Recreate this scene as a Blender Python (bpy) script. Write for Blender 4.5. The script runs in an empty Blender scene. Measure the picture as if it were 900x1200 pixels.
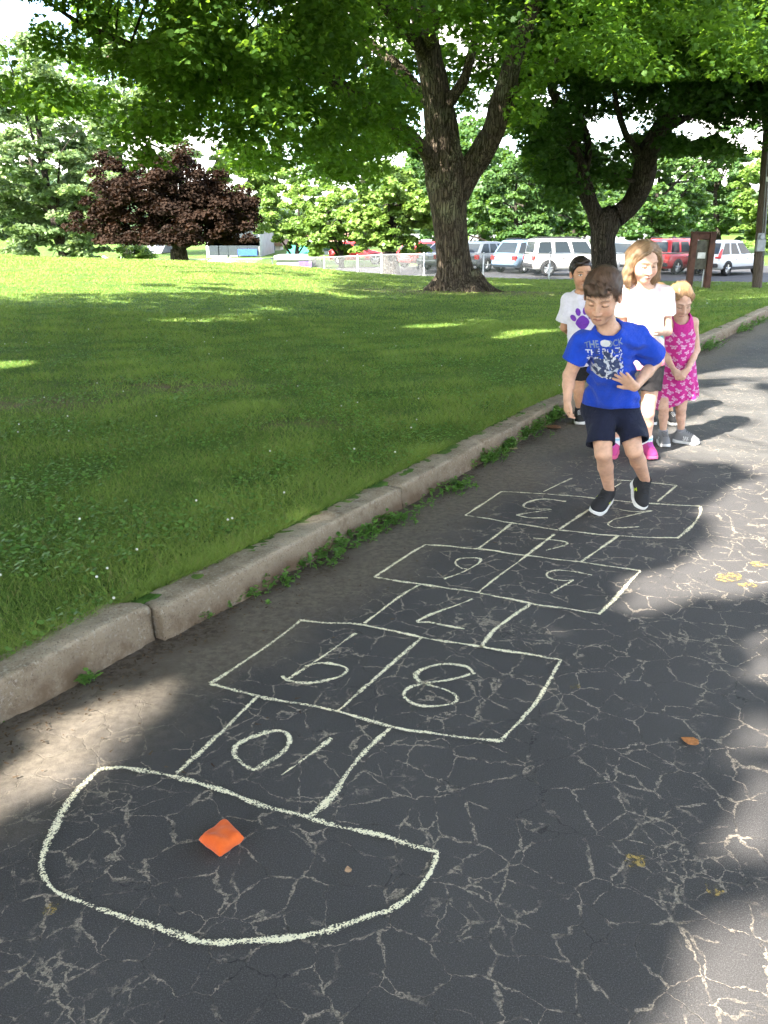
import bpy, bmesh, math, random
import numpy as np
from mathutils import Vector, Matrix
from mathutils.bvhtree import BVHTree
random.seed(4); RNG = np.random.default_rng(7)
scene = bpy.context.scene
COL = scene.collection
R = math.radians

# ------------------------------------------------------------------ camera model (photo measured at 900 x 1200)
F_PX, PITCH, CAM_H = 980.0, R(19.1), 1.5
CP, SP = math.cos(PITCH), math.sin(PITCH)
def ray(px, py):
    u = (px-450)/F_PX; v = (600-py)/F_PX
    return np.array([u, CP+v*SP, -SP+v*CP])
def on_z(px, py, z=0.0):
    d = ray(px, py); t = (z-CAM_H)/d[2]
    return np.array([0, 0, CAM_H])+d*t
def on_y(px, py, Y):
    d = ray(px, py); t = Y/d[1]
    return np.array([0, 0, CAM_H])+d*t
def project(P):
    P = np.asarray(P, float); x = P[..., 0]; y = P[..., 1]; z = P[..., 2]-CAM_H
    dep = y*CP-z*SP; up = y*SP+z*CP
    dep = np.where(dep > 0.05, dep, 0.05)
    return 450+x/dep*F_PX, 600-up/dep*F_PX, dep
SUN_AZ = np.array([-0.707, -0.707]); SUN_EL = R(40)
SUN = np.array([SUN_AZ[0]*math.cos(SUN_EL), SUN_AZ[1]*math.cos(SUN_EL), math.sin(SUN_EL)])

def sstep(a, b, x):
    t = np.clip((np.asarray(x, float)-a)/(b-a), 0, 1); return t*t*(3-2*t)
class Noise:
    """smooth cheap noise: a sum of sines in random directions"""
    def __init__(s, seed, n=14, dim=3):
        r = np.random.default_rng(seed); d = r.normal(size=(n, dim)); d /= np.linalg.norm(d, axis=1)[:, None]
        s.k = d*r.uniform(.6, 1.9, (n, 1)); s.p = r.uniform(0, 6.28, n); s.n = n
    def __call__(s, P):
        P = np.asarray(P, np.float32); out = np.zeros(P.shape[:-1], np.float32)
        for k, p in zip(s.k, s.p): out += np.sin(P@k.astype(np.float32)*3.0+p)
        return out/math.sqrt(s.n/2)

# ------------------------------------------------------------------ object helpers
def tag(o, label=None, cat=None, group=None, kind=None):
    if label: o['label'] = label
    if cat: o['category'] = cat
    if group: o['group'] = group
    if kind: o['kind'] = kind
    return o
def empty(name, loc=(0, 0, 0), rz=0.0):
    o = bpy.data.objects.new(name, None); COL.objects.link(o)
    o.empty_display_size = .1; o.location = loc; o.rotation_euler = (0, 0, rz); return o
def link(name, me, mat=None, parent=None, smooth=False):
    o = bpy.data.objects.new(name, me); COL.objects.link(o)
    if mat is not None:
        for m in (mat if isinstance(mat, (list, tuple)) else [mat]): me.materials.append(m)
    if parent is not None: o.parent = parent
    if smooth: me.polygons.foreach_set('use_smooth', np.ones(len(me.polygons), bool))
    return o
def mesh_np(name, V, Fc, mat=None, parent=None, smooth=False, attrs=None, uv=None, midx=None):
    """V (n,3); Fc an (m,k) array, or a list of such arrays"""
    V = np.asarray(V, np.float32).reshape(-1, 3)
    Fs = Fc if isinstance(Fc, list) else [Fc]
    Fs = [np.asarray(f, np.int32) for f in Fs if len(f)]
    me = bpy.data.meshes.new(name)
    me.vertices.add(len(V)); me.vertices.foreach_set('co', V.ravel())
    loops = np.concatenate([f.ravel() for f in Fs]); tot = np.concatenate([np.full(len(f), f.shape[1], np.int32) for f in Fs])
    st = np.concatenate([[0], np.cumsum(tot)[:-1]]).astype(np.int32)
    me.loops.add(len(loops)); me.loops.foreach_set('vertex_index', loops)
    me.polygons.add(len(tot)); me.polygons.foreach_set('loop_start', st)
    try: me.polygons.foreach_set('loop_total', tot)
    except Exception: pass
    if midx is not None: me.polygons.foreach_set('material_index', np.asarray(midx, np.int32))
    me.update(calc_edges=True)
    for k, a in (attrs or {}).items():
        a = np.asarray(a, np.float32)
        if a.ndim == 1:
            at = me.attributes.new(k, 'FLOAT', 'POINT'); at.data.foreach_set('value', a)
        else:
            if a.shape[1] == 3: a = np.c_[a, np.ones(len(a), np.float32)]
            at = me.attributes.new(k, 'FLOAT_COLOR', 'POINT'); at.data.foreach_set('color', a.astype(np.float32).ravel())
    if uv is not None:
        l = me.uv_layers.new(name='UVMap'); l.data.foreach_set('uv', np.asarray(uv, np.float32)[loops].ravel())
    me.validate()
    return link(name, me, mat, parent, smooth)

class MB:
    """collects boxes, tubes, prisms ... builds ONE mesh"""
    def __init__(s): s.v = []; s.f = []
    def add(s, V, Fc):
        b = len(s.v); s.v += [tuple(map(float, v)) for v in V]; s.f += [[b+i for i in f] for f in Fc]; return s
    def box(s, c, d, M=None, bev=0.0):
        x, y, z = [q/2 for q in d]; b = bev
        if b <= 0:
            V = [(sx*x, sy*y, sz*z) for sz in (-1, 1) for sx, sy in ((-1, -1), (1, -1), (1, 1), (-1, 1))]
            Fc = [(3, 2, 1, 0), (4, 5, 6, 7), (0, 1, 5, 4), (1, 2, 6, 5), (2, 3, 7, 6), (3, 0, 4, 7)]
        else:
            V = []; 
            for zz, q in ((-z, b), (-z+b, 0), (z-b, 0), (z, b)):
                X, Y = x-q, y-q
                V += [(-X+b, -Y, zz), (X-b, -Y, zz), (X, -Y+b, zz), (X, Y-b, zz), (X-b, Y, zz), (-X+b, Y, zz), (-X, Y-b, zz), (-X, -Y+b, zz)]
            Fc = [tuple(range(7, -1, -1)), tuple(range(24, 32))]
            for l in range(3):
                for i in range(8): Fc.append((l*8+i, l*8+(i+1) % 8, l*8+8+(i+1) % 8, l*8+8+i))
        V = [Vector(v) for v in V]
        if M is not None: V = [M@v for v in V]
        return s.add([(v[0]+c[0], v[1]+c[1], v[2]+c[2]) for v in V], Fc)
    def tube(s, pts, rad, n=8, cap=True):
        pts = [np.asarray(p, float) for p in pts]; m = len(pts)
        rad = [rad]*m if np.isscalar(rad) else list(rad)
        V = []; ref = None
        for i in range(m):
            t = pts[min(i+1, m-1)]-pts[max(i-1, 0)]; t = t/(np.linalg.norm(t)+1e-9)
            if ref is None: ref = np.array([1, 0, 0]) if abs(t[0]) < .8 else np.array([0, 1, 0])
            a = ref-t*np.dot(ref, t); a /= np.linalg.norm(a); ref = a; b = np.cross(t, a)
            for k in range(n):
                q = 2*math.pi*k/n; V.append(pts[i]+rad[i]*(math.cos(q)*a+math.sin(q)*b))
        Fc = [(i*n+k, i*n+(k+1) % n, (i+1)*n+(k+1) % n, (i+1)*n+k) for i in range(m-1) for k in range(n)]
        if cap: Fc += [tuple(range(n-1, -1, -1)), tuple(range((m-1)*n, m*n))]
        return s.add(V, Fc)
    def prism(s, poly, axis_pts):
        """poly: list of 3d points; axis_pts: extrusion vector"""
        n = len(poly); e = np.asarray(axis_pts, float)
        V = [np.asarray(p, float) for p in poly]+[np.asarray(p, float)+e for p in poly]
        return s.add(V, [tuple(range(n-1, -1, -1)), tuple(range(n, 2*n))]+[(i, (i+1) % n, n+(i+1) % n, n+i) for i in range(n)])
    def build(s, name, mat, parent=None, smooth=False):
        me = bpy.data.meshes.new(name); me.from_pydata(s.v, [], s.f); me.update()
        return link(name, me, mat, parent, smooth)

def catmull(P, n=8):
    P = [np.asarray(p, float) for p in P]; out = []
    for i in range(len(P)-1):
        p0 = P[max(i-1, 0)]; p1 = P[i]; p2 = P[i+1]; p3 = P[min(i+2, len(P)-1)]
        for k in range(n):
            t = k/n; out.append(.5*((2*p1)+(p2-p0)*t+(2*p0-5*p1+4*p2-p3)*t*t+(3*p1-p0-3*p2+p3)*t**3))
    out.append(P[-1]); return np.array(out)

# ------------------------------------------------------------------ materials
class NT:
    def __init__(s, name):
        s.m = bpy.data.materials.new(name); s.m.use_nodes = True; s.t = s.m.node_tree; s.n = s.t.nodes
        s.p = s.n['Principled BSDF']; s.out = s.n['Material Output']
    def new(s, typ, **kw):
        nd = s.n.new(typ)
        for k, v in kw.items():
            if k.startswith('i_'):
                key = k[2:].replace('_', ' '); nd.inputs[int(key) if key.isdigit() else key].default_value = v
            else: setattr(nd, k, v)
        return nd
    def l(s, a, b): s.t.links.new(a, b)
    def val(s, sock, v):
        if isinstance(v, (int, float)): sock.default_value = v
        else: s.l(v, sock)
    def math(s, op, a, b=0.0, c=None, clamp=False):
        nd = s.n.new('ShaderNodeMath'); nd.operation = op; nd.use_clamp = clamp
        s.val(nd.inputs[0], a); s.val(nd.inputs[1], b)
        if c is not None: s.val(nd.inputs[2], c)
        return nd.outputs[0]
    def ramp(s, x, a, b, y0=0.0, y1=1.0):
        nd = s.n.new('ShaderNodeMapRange'); nd.interpolation_type = 'SMOOTHSTEP'
        s.val(nd.inputs['Value'], x)
        nd.inputs['From Min'].default_value = a; nd.inputs['From Max'].default_value = b
        nd.inputs['To Min'].default_value = y0; nd.inputs['To Max'].default_value = y1
        return nd.outputs[0]
    def mix(s, f, a, b):
        nd = s.n.new('ShaderNodeMix'); nd.data_type = 'RGBA'
        s.val(nd.inputs[0], f)
        for sock, v in ((nd.inputs[6], a), (nd.inputs[7], b)):
            if isinstance(v, (tuple, list)): sock.default_value = (*v[:3], 1)
            else: s.l(v, sock)
        return nd.outputs[2]
    def noise(s, vec, scale, detail=3, rough=.55, dist=0.0):
        nd = s.n.new('ShaderNodeTexNoise'); nd.inputs['Scale'].default_value = scale; nd.inputs['Detail'].default_value = detail
        nd.inputs['Roughness'].default_value = rough; nd.inputs['Distortion'].default_value = dist
        if vec is not None: s.l(vec, nd.inputs['Vector'])
        return nd
    def pos(s): return s.n.new('ShaderNodeNewGeometry').outputs['Position']
    def obj(s): return s.n.new('ShaderNodeTexCoord').outputs['Object']
    def attr(s, name):
        nd = s.n.new('ShaderNodeAttribute'); nd.attribute_name = name; return nd
    def scale(s, vec, sc):
        nd = s.n.new('ShaderNodeMapping'); nd.inputs['Scale'].default_value = sc; s.l(vec, nd.inputs['Vector']); return nd.outputs[0]
    def bump(s, h, strength=.3, dist=.01):
        nd = s.n.new('ShaderNodeBump'); nd.inputs['Strength'].default_value = strength; nd.inputs['Distance'].default_value = dist
        s.l(h, nd.inputs['Height']); s.l(nd.outputs[0], s.p.inputs['Normal']); return nd.outputs[0]
    def base(s, v, rough=.6, spec=.5, metal=0):
        if isinstance(v, (tuple, list)): s.p.inputs['Base Color'].default_value = (*v[:3], 1)
        else: s.l(v, s.p.inputs['Base Color'])
        s.p.inputs['Roughness'].default_value = rough; s.p.inputs['Metallic'].default_value = metal
        s.p.inputs['Specular IOR Level'].default_value = spec
        return s.m
def simple(name, c, rough=.6, spec=.5, metal=0, var=.15, sc=8.0, bump=0, bsc=60):
    t = NT(name); o = t.obj()
    if var > 0:
        nz = t.noise(o, sc, 4)
        col = t.mix(t.ramp(nz.outputs[0], .3, .7), tuple(q*(1-var) for q in c), tuple(min(1, q*(1+var)) for q in c))
    else: col = c
    t.base(col, rough, spec, metal)
    if bump: t.bump(t.noise(o, bsc, 3).outputs[0], bump, .01)
    return t.m
def leaf_mat(name, dark, light, trans=.45, tcol=None):
    t = NT(name); a = t.attr('tint')
    col = t.mix(a.outputs['Fac'], dark, light); t.base(col, .45, .35)
    tr = t.new('ShaderNodeBsdfTranslucent')
    if tcol is None: tcol = tuple(min(1, q*k) for q, k in zip(light, (1.6, 1.6, .9)))
    t.l(t.mix(a.outputs['Fac'], tuple(q*.7 for q in tcol), tcol), tr.inputs[0])
    mx = t.new('ShaderNodeMixShader'); mx.inputs[0].default_value = trans
    t.l(t.p.outputs[0], mx.inputs[1]); t.l(tr.outputs[0], mx.inputs[2]); t.l(mx.outputs[0], t.out.inputs[0])
    return t.m
# ================================================================== TERRAIN, ROAD, KERB
CURB_PX = [(0, 855), (186, 750), (290, 697), (400, 634), (500, 577), (640, 497), (821, 410), (898, 372)]
_cb = [on_z(*p)[:2] for p in CURB_PX]
_cb = [(-1.2-.575*10, 2.25-10.0), *[tuple(p) for p in _cb], (_cb[-1][0]+12, _cb[-1][1]+18.0), (_cb[-1][0]+300, _cb[-1][1]+430.0)]
_cbx = np.array([p[0] for p in _cb]); _cby = np.array([p[1] for p in _cb])
def curb_x(Y): 
    Y = np.asarray(Y, float)
    return np.where(Y < _cby[0], _cbx[0]+(Y-_cby[0])*.575, np.interp(Y, _cby, _cbx))
def road_z(X, Y): return -1.12*sstep(13, 40, Y)+0*np.asarray(X, float)
_zx = [-60, -30, -15.8, -5.3, .7, 6.7, 15.7, 60]; _zv = [.75, .5, .23, -.10, -.61, -.78, -.92, -1.0]
CREST = 36.0
def far_z(X, Y): return np.interp(X, [-40, -10, 3, 60], [-1.9, -1.45, -1.15, -1.15])
LN = Noise(3, dim=2)
def lawn_z(X, Y):
    X = np.asarray(X, float); Y = np.asarray(Y, float)
    Yc = np.minimum(Y, CREST)
    zc = np.interp(X, _zx, _zv)
    plan = .13+(zc-.13)*np.clip((Yc-2)/(CREST-2), 0, 1)+.012*np.clip(-X-4, 0, 20)*(Y < CREST)*np.clip((CREST-Y)/20, 0, 1)
    d = (curb_x(Y)-X)*.87
    w = sstep(0, 6, d)
    z = (road_z(X, Yc)+.128)*(1-w)+plan*w
    z = z+.012*LN(np.stack([X*.35, Y*.35], -1))*sstep(.3, 3, d)
    k = sstep(CREST, CREST+5, Y)
    return z*(1-k)+far_z(X, Y)*k

def ground_material():
    t = NT('lawn_soil'); p = t.pos()
    n1 = t.noise(p, .35, 5, .6); n2 = t.noise(p, 2.2, 4, .6); n3 = t.noise(t.scale(p, (1, 1, .2)), 28, 3, .7); n4 = t.noise(p, 9, 3, .6)
    c = t.mix(t.ramp(n1.outputs[0], .3, .7), (.108, .180, .032), (.165, .240, .046))
    c = t.mix(t.ramp(n2.outputs[0], .35, .72), c, (.045, .105, .016))
    c = t.mix(t.ramp(n3.outputs[0], .35, .75), c, (.030, .075, .012))
    c = t.mix(t.math('MULTIPLY', t.ramp(n4.outputs[0], .56, .72), .5), c, (.13, .17, .04))
    b = t.attr('bare'); nb = t.noise(p, 5, 4, .65)
    c = t.mix(t.math('MULTIPLY', b.outputs['Fac'], t.ramp(nb.outputs[0], .35, .6)), c, (.15, .105, .06))
    t.base(c, .9, .15); t.bump(n3.outputs[0], .5, .03); return t.m
M_GROUND = ground_material()

BARE = [(on_z(200, 450, .1), .55), (on_z(30, 470, .12), .5), (on_z(350, 500, .1), .25), (np.array([1.6, 24.6, 0]), 1.5), (np.array([3.2, 24.9, 0]), 1.3), (on_z(470, 650, .1), .15)]
def bare_w(X, Y):
    w = np.zeros(np.broadcast(X, Y).shape)
    for c, r in BARE:
        w = np.maximum(w, np.exp(-(((X-c[0])/(r*1.9))**2+((Y-c[1])/r)**2)))
    return w
def build_ground():
    ys = np.concatenate([np.linspace(-60, -8, 8), np.linspace(-6, 16, 90), np.linspace(16.5, 50, 80), [55, 60, 70, 85, 110, 150, 220, 400]])
    o1 = -np.concatenate([[.10, .12, .2], np.geomspace(.35, 60, 110), [90, 150, 300]])[::-1]
    o2 = np.concatenate([[-.02, .3, 1], np.linspace(2, 40, 24), [60, 100, 200, 300]])
    o = np.concatenate([o1, o2]); n1 = len(o1)
    Y, O = np.meshgrid(ys, o, indexing='ij'); X = curb_x(Y)+O
    Z = lawn_z(X, Y)
    far = sstep(CREST, CREST+3, Y)
    rz = road_z(X, Y)-.05
    isr = O > -.05
    Z = np.where(isr, rz*(1-far)+far_z(X, Y)*far, Z)
    Z = Z+sstep(70, 400, Y)*6
    nr, nc = Y.shape
    i = (np.arange(nr-1)[:, None]*nc+np.arange(nc-1)).ravel()
    Fc = np.c_[i, i+1, i+nc+1, i+nc]
    ob = mesh_np('ground', np.stack([X, Y, Z], -1).reshape(-1, 3), Fc, M_GROUND, smooth=True, attrs={'bare': bare_w(X, Y).ravel()})
    tag(ob, 'green lawn rising to the left behind the kerb', 'lawn', kind='structure')
build_ground()

def asphalt_material():
    t = NT('sealed_asphalt'); p = t.pos()
    uv = t.n.new('ShaderNodeUVMap').outputs[0]; sep = t.n.new('ShaderNodeSeparateXYZ'); t.l(uv, sep.inputs[0])
    along, off = sep.outputs[0], sep.outputs[1]
    wob = t.noise(p, 3.0, 4, .6); dv = t.n.new('ShaderNodeVectorMath'); dv.operation = 'SCALE'
    sub = t.n.new('ShaderNodeVectorMath'); sub.operation = 'SUBTRACT'; t.l(wob.outputs[1], sub.inputs[0]); sub.inputs[1].default_value = (.5, .5, .5)
    t.l(sub.outputs[0], dv.inputs[0]); dv.inputs['Scale'].default_value = .10
    wob2 = t.noise(p, 22.0, 3, .6); dv2 = t.n.new('ShaderNodeVectorMath'); dv2.operation = 'SCALE'
    sub2 = t.n.new('ShaderNodeVectorMath'); sub2.operation = 'SUBTRACT'; t.l(wob2.outputs[1], sub2.inputs[0]); sub2.inputs[1].default_value = (.5, .5, .5)
    t.l(sub2.outputs[0], dv2.inputs[0]); dv2.inputs['Scale'].default_value = .036
    ad = t.n.new('ShaderNodeVectorMath'); t.l(p, ad.inputs[0]); t.l(dv.outputs[0], ad.inputs[1])
    ad2 = t.n.new('ShaderNodeVectorMath'); t.l(ad.outputs[0], ad2.inputs[0]); t.l(dv2.outputs[0], ad2.inputs[1]); q = ad2.outputs[0]
    def cracks(scale, w0, w1, gscale, g0, g1, dotw=0.0):
        v = t.n.new('ShaderNodeTexVoronoi'); v.feature = 'DISTANCE_TO_EDGE'; v.inputs['Scale'].default_value = scale; t.l(q, v.inputs['Vector'])
        wn = t.noise(p, 11, 3, .7); wid = t.ramp(wn.outputs[0], .36, .74, w0, w1)
        line = t.math('SUBTRACT', 1.0, t.math('DIVIDE', v.outputs['Distance'], wid), clamp=True)
        line = t.math('MULTIPLY', t.ramp(line, .05, .45), t.ramp(t.noise(p, 13, 3, .65).outputs[0], .40, .50, .08, 1))
        g = t.noise(p, gscale, 4, .62)
        return t.math('MULTIPLY', line, t.ramp(g.outputs[0], g0, g1)), v
    c1, v1 = cracks(7.4, .006, .056, 3.4, .385, .475)
    c2, v2 = cracks(14, .003, .10, 1.9, .54, .64)
    c3, v3 = cracks(3.0, .002, .020, 3.6, .46, .58)
    cr = t.math('MAXIMUM', t.math('MAXIMUM', c1, c2), c3)
    # worn specks where the sealer has flaked off
    fl = t.noise(p, 42, 4, .75); fg = t.noise(p, 1.9, 3, .6)
    flake = t.math('MULTIPLY', t.ramp(fl.outputs[0], .60, .66), t.ramp(fg.outputs[0], .52, .66))
    fine = t.noise(p, 900, 2, .8); fine2 = t.noise(p, 260, 2, .7); big = t.noise(p, .9, 5, .6)
    breakup = t.ramp(t.noise(p, 120, 3, .8).outputs[0], .40, .56)
    cr = t.math('MULTIPLY', t.math('MAXIMUM', cr, t.math('MULTIPLY', flake, .8)), t.math('ADD', .16, t.math('MULTIPLY', breakup, .84)))
    # far up the drive the sealer is worn to grey stone
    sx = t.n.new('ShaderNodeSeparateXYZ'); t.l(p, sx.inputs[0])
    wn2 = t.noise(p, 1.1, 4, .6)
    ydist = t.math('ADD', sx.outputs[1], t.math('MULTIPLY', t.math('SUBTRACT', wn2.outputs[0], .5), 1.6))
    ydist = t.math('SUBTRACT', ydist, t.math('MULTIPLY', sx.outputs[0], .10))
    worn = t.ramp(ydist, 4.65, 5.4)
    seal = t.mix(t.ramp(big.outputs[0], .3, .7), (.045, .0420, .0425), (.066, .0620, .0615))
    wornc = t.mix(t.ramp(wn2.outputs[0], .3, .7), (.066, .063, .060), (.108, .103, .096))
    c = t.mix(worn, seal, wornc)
    c = t.mix(t.ramp(fine2.outputs[0], .50, .72, 0, .8), c, (.115, .112, .112))
    gr = t.noise(p, 380, 2, .75); c = t.mix(t.ramp(gr.outputs[0], .52, .68, 0, .42), c, (.15, .145, .145)); c = t.mix(t.ramp(gr.outputs[0], .30, .46, .6, 0), c, (.014, .013, .014))
    c = t.mix(t.ramp(fine.outputs[0], .25, .42, .55, 0), c, (.015, .015, .017))
    thin = t.math('MULTIPLY', t.ramp(v1.outputs['Distance'], 0, .012, .75, 0), t.math('SUBTRACT', 1, cr))
    c = t.mix(thin, c, (.014, .014, .016))
    cc = t.mix(t.ramp(fine2.outputs[0], .3, .7), (.20, .168, .135), (.40, .345, .275))
        # dusty, unsealed strip along the kerb
    dn = t.noise(p, 1.6, 5, .65); dn2 = t.noise(p, 30, 4, .7)
    dd = t.math('ADD', off, t.math('MULTIPLY', t.math('SUBTRACT', dn.outputs[0], .5), .75))
    dust = t.ramp(dd, .22, .62, 1, 0)
    edge = t.ramp(dd, .02, .20, 1, 0)
    c = t.mix(t.math('MULTIPLY', t.math('MULTIPLY', cr, t.math('SUBTRACT', 1, t.math('MULTIPLY', worn, .25))), t.math('SUBTRACT', 1, t.math('MULTIPLY', dust, .85))), c, cc)
    dc = t.mix(t.ramp(dn2.outputs[0], .3, .7), (.095, .079, .060), (.175, .147, .115))
    c = t.mix(t.math('MULTIPLY', dust, .86), c, dc)
    c = t.mix(t.math('MULTIPLY', edge, t.ramp(dn2.outputs[0], .35, .6)), c, (.050, .036, .025))
    t.base(c, .82, .3)
    h = t.math('ADD', t.math('MULTIPLY', fine2.outputs[0], .5), t.math('MULTIPLY', fine.outputs[0], .6))
    h = t.math('ADD', h, t.math('MULTIPLY', cr, -1.2)); h = t.math('ADD', h, t.math('MULTIPLY', thin, -1.4))
    t.bump(h, .55, .004); return t.m
M_ASPHALT = asphalt_material()
def build_road():
    ys = np.concatenate([np.linspace(-12, 16, 70), np.linspace(16.5, 37.4, 40)])
    o = np.concatenate([[-.03, .1, .25, .5, .8], np.linspace(1.2, 24, 30)])
    Y, O = np.meshgrid(ys, o, indexing='ij'); X = curb_x(Y)+O; Z = road_z(X, Y)
    nr, nc = Y.shape; i = (np.arange(nr-1)[:, None]*nc+np.arange(nc-1)).ravel()
    ob = mesh_np('driveway', np.stack([X, Y, Z], -1).reshape(-1, 3), np.c_[i, i+1, i+nc+1, i+nc], M_ASPHALT, smooth=True,
                 uv=np.stack([Y*1.15, O*.87], -1).reshape(-1, 2))
    tag(ob, 'cracked sealed blacktop driveway', 'driveway', kind='structure')
    # the street with parked cars beyond the lawn
    t = NT('street_asphalt'); p = t.pos()
    t.base(t.mix(t.ramp(t.noise(p, .7, 5).outputs[0], .3, .7), (.030, .030, .033), (.050, .048, .047)), .85, .3)
    xs = np.linspace(-3, 80, 60); yy = np.array([39.5, 44, 48, 56.0]); Y, X = np.meshgrid(yy, xs, indexing='ij')
    Z = far_z(X, Y)+.03; i = (np.arange(3)[:, None]*60+np.arange(59)).ravel()
    ob = mesh_np('street', np.stack([X, Y, Z], -1).reshape(-1, 3), np.c_[i, i+1, i+61, i+60], t.m)
    tag(ob, 'grey street and parking strip behind the lawn', 'street', kind='structure')
build_road()

def kerb_material():
    t = NT('old_concrete'); p = t.pos()
    n1 = t.noise(p, 5, 5, .65); n2 = t.noise(p, 70, 3, .7); n3 = t.noise(p, 130, 3, .8); n4 = t.noise(p, 16, 4, .7)
    c = t.mix(t.ramp(n1.outputs[0], .3, .7), (.225, .18, .125), (.37, .31, .23))
    c = t.mix(t.ramp(n4.outputs[0], .5, .72), c, (.17, .13, .09))
    c = t.mix(t.ramp(n2.outputs[0], .52, .68), c, (.35, .31, .25))
    c = t.mix(t.ramp(n3.outputs[0], .34, .45, .85, 0), c, (.10, .08, .058))
    a = t.attr('dirt'); c = t.mix(t.math('MULTIPLY', a.outputs['Fac'], t.ramp(n1.outputs[0], .25, .6)), c, (.115, .08, .05))
    vo = t.n.new('ShaderNodeTexVoronoi'); vo.feature = 'DISTANCE_TO_EDGE'; vo.inputs['Scale'].default_value = 1.9; t.l(t.noise(p, 3, 3).outputs[1], vo.inputs['Vector']); t.l(p, vo.inputs['Vector'])
    t.base(c, .92, .2); t.bump(t.math('ADD', n2.outputs[0], t.math('ADD', n3.outputs[0], t.math('MULTIPLY', n4.outputs[0], 2))), .75, .006); return t.m
M_KERB = kerb_material()
def build_kerbs():
    # joints along the kerb (world Y of the base line)
    jy = [-6.5, -3.6, -.6, float(on_z(186, 750)[1]), float(on_z(470, 595)[1]), float(on_z(628, 505)[1]), 8.6, 10.9, 13.2, 15.6, 18, 20.5, 23, 26, 29, 32]
    nz = Noise(21); nz2 = Noise(22)
    prof = [(-.165, -.10), (-.165, .118), (-.158, .130), (-.14, .134), (-.11, .135), (-.08, .136), (-.05, .136), (-.018, .1355), (-.006, .132), (0.0, .121), (.003, .09), (.005, .065), (.008, .04), (.010, .018), (.012, -.004), (.013, -.05)]
    for a, b in zip(jy[:-1], jy[1:]):
        near = a < 9; ns = int((b-a)/(.02 if near and a > -1 else .09))+2
        g = .012 if near else .006
        ysx = np.linspace(a+g/2, b-g/2, ns); 
        r = np.random.default_rng(int(abs(a)*100)); sh, dz, tilt = r.uniform(-.012, .012), r.uniform(-.006, .006), r.uniform(-.006, .006)
        if abs(b-jy[3]) < 1e-6: sh, dz, tilt = -.022, .008, .012
        if abs(a-jy[3]) < 1e-6: sh, dz, tilt = .014, -.004, -.006
        V = []; dirt = []
        for k, y in enumerate(ysx):
            x0 = float(curb_x(y)); tx = float(curb_x(y+.2)-curb_x(y-.2)); T = np.array([tx, .4]); T /= np.linalg.norm(T); N = np.array([T[1], -T[0]])
            e = min(k, ns-1-k); rnd = 0.012*math.exp(-e*(.02 if near else .09)/.02)
            f = k/(ns-1)-.5
            for (o, h) in prof:
                P = np.array([x0, y])+N*(o+sh)
                hh = h+(dz+tilt*f if h > .02 else 0)-(rnd if h > .1 else 0)
                V.append((P[0], P[1], hh+float(road_z(0, y)))); dirt.append(1.0 if h < .05 else .30+max(0, (.13-h)/.08*.6) if o > -.004 else 0)
        V = np.array(V, np.float32); m = len(prof)
        d = nz(V*9)*.0022+nz2(V*45)*.0020+nz2(V*110)*.0012+np.minimum(0, nz(V*7+3)+.95)*.014
        up = np.tile(np.array([0 if h < .1 else 1 for o, h in prof]), ns); sd = np.tile(np.array([1 if o > -.03 and h > -.03 else 0 for o, h in prof]), ns)
        V[:, 2] += d*up*.8; V[:, 0] += d*sd*.86; V[:, 1] -= d*sd*.5
        i = (np.arange(ns-1)[:, None]*m+np.arange(m-1)).ravel()
        Fs = [np.c_[i, i+1, i+m+1, i+m]]
        ob = mesh_np('kerb', V, [Fs[0], np.array([list(range(m))[::-1], list(range((ns-1)*m, ns*m))])], M_KERB, smooth=False, attrs={'dirt': np.array(dirt)})
        ob.data.polygons.foreach_set('use_smooth', np.r_[np.ones(len(Fs[0]), bool), [False, False]])
        tag(ob, 'weathered concrete kerb block between lawn and drive', 'kerb', 'kerb blocks along the lawn', 'structure')
build_kerbs()

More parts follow.
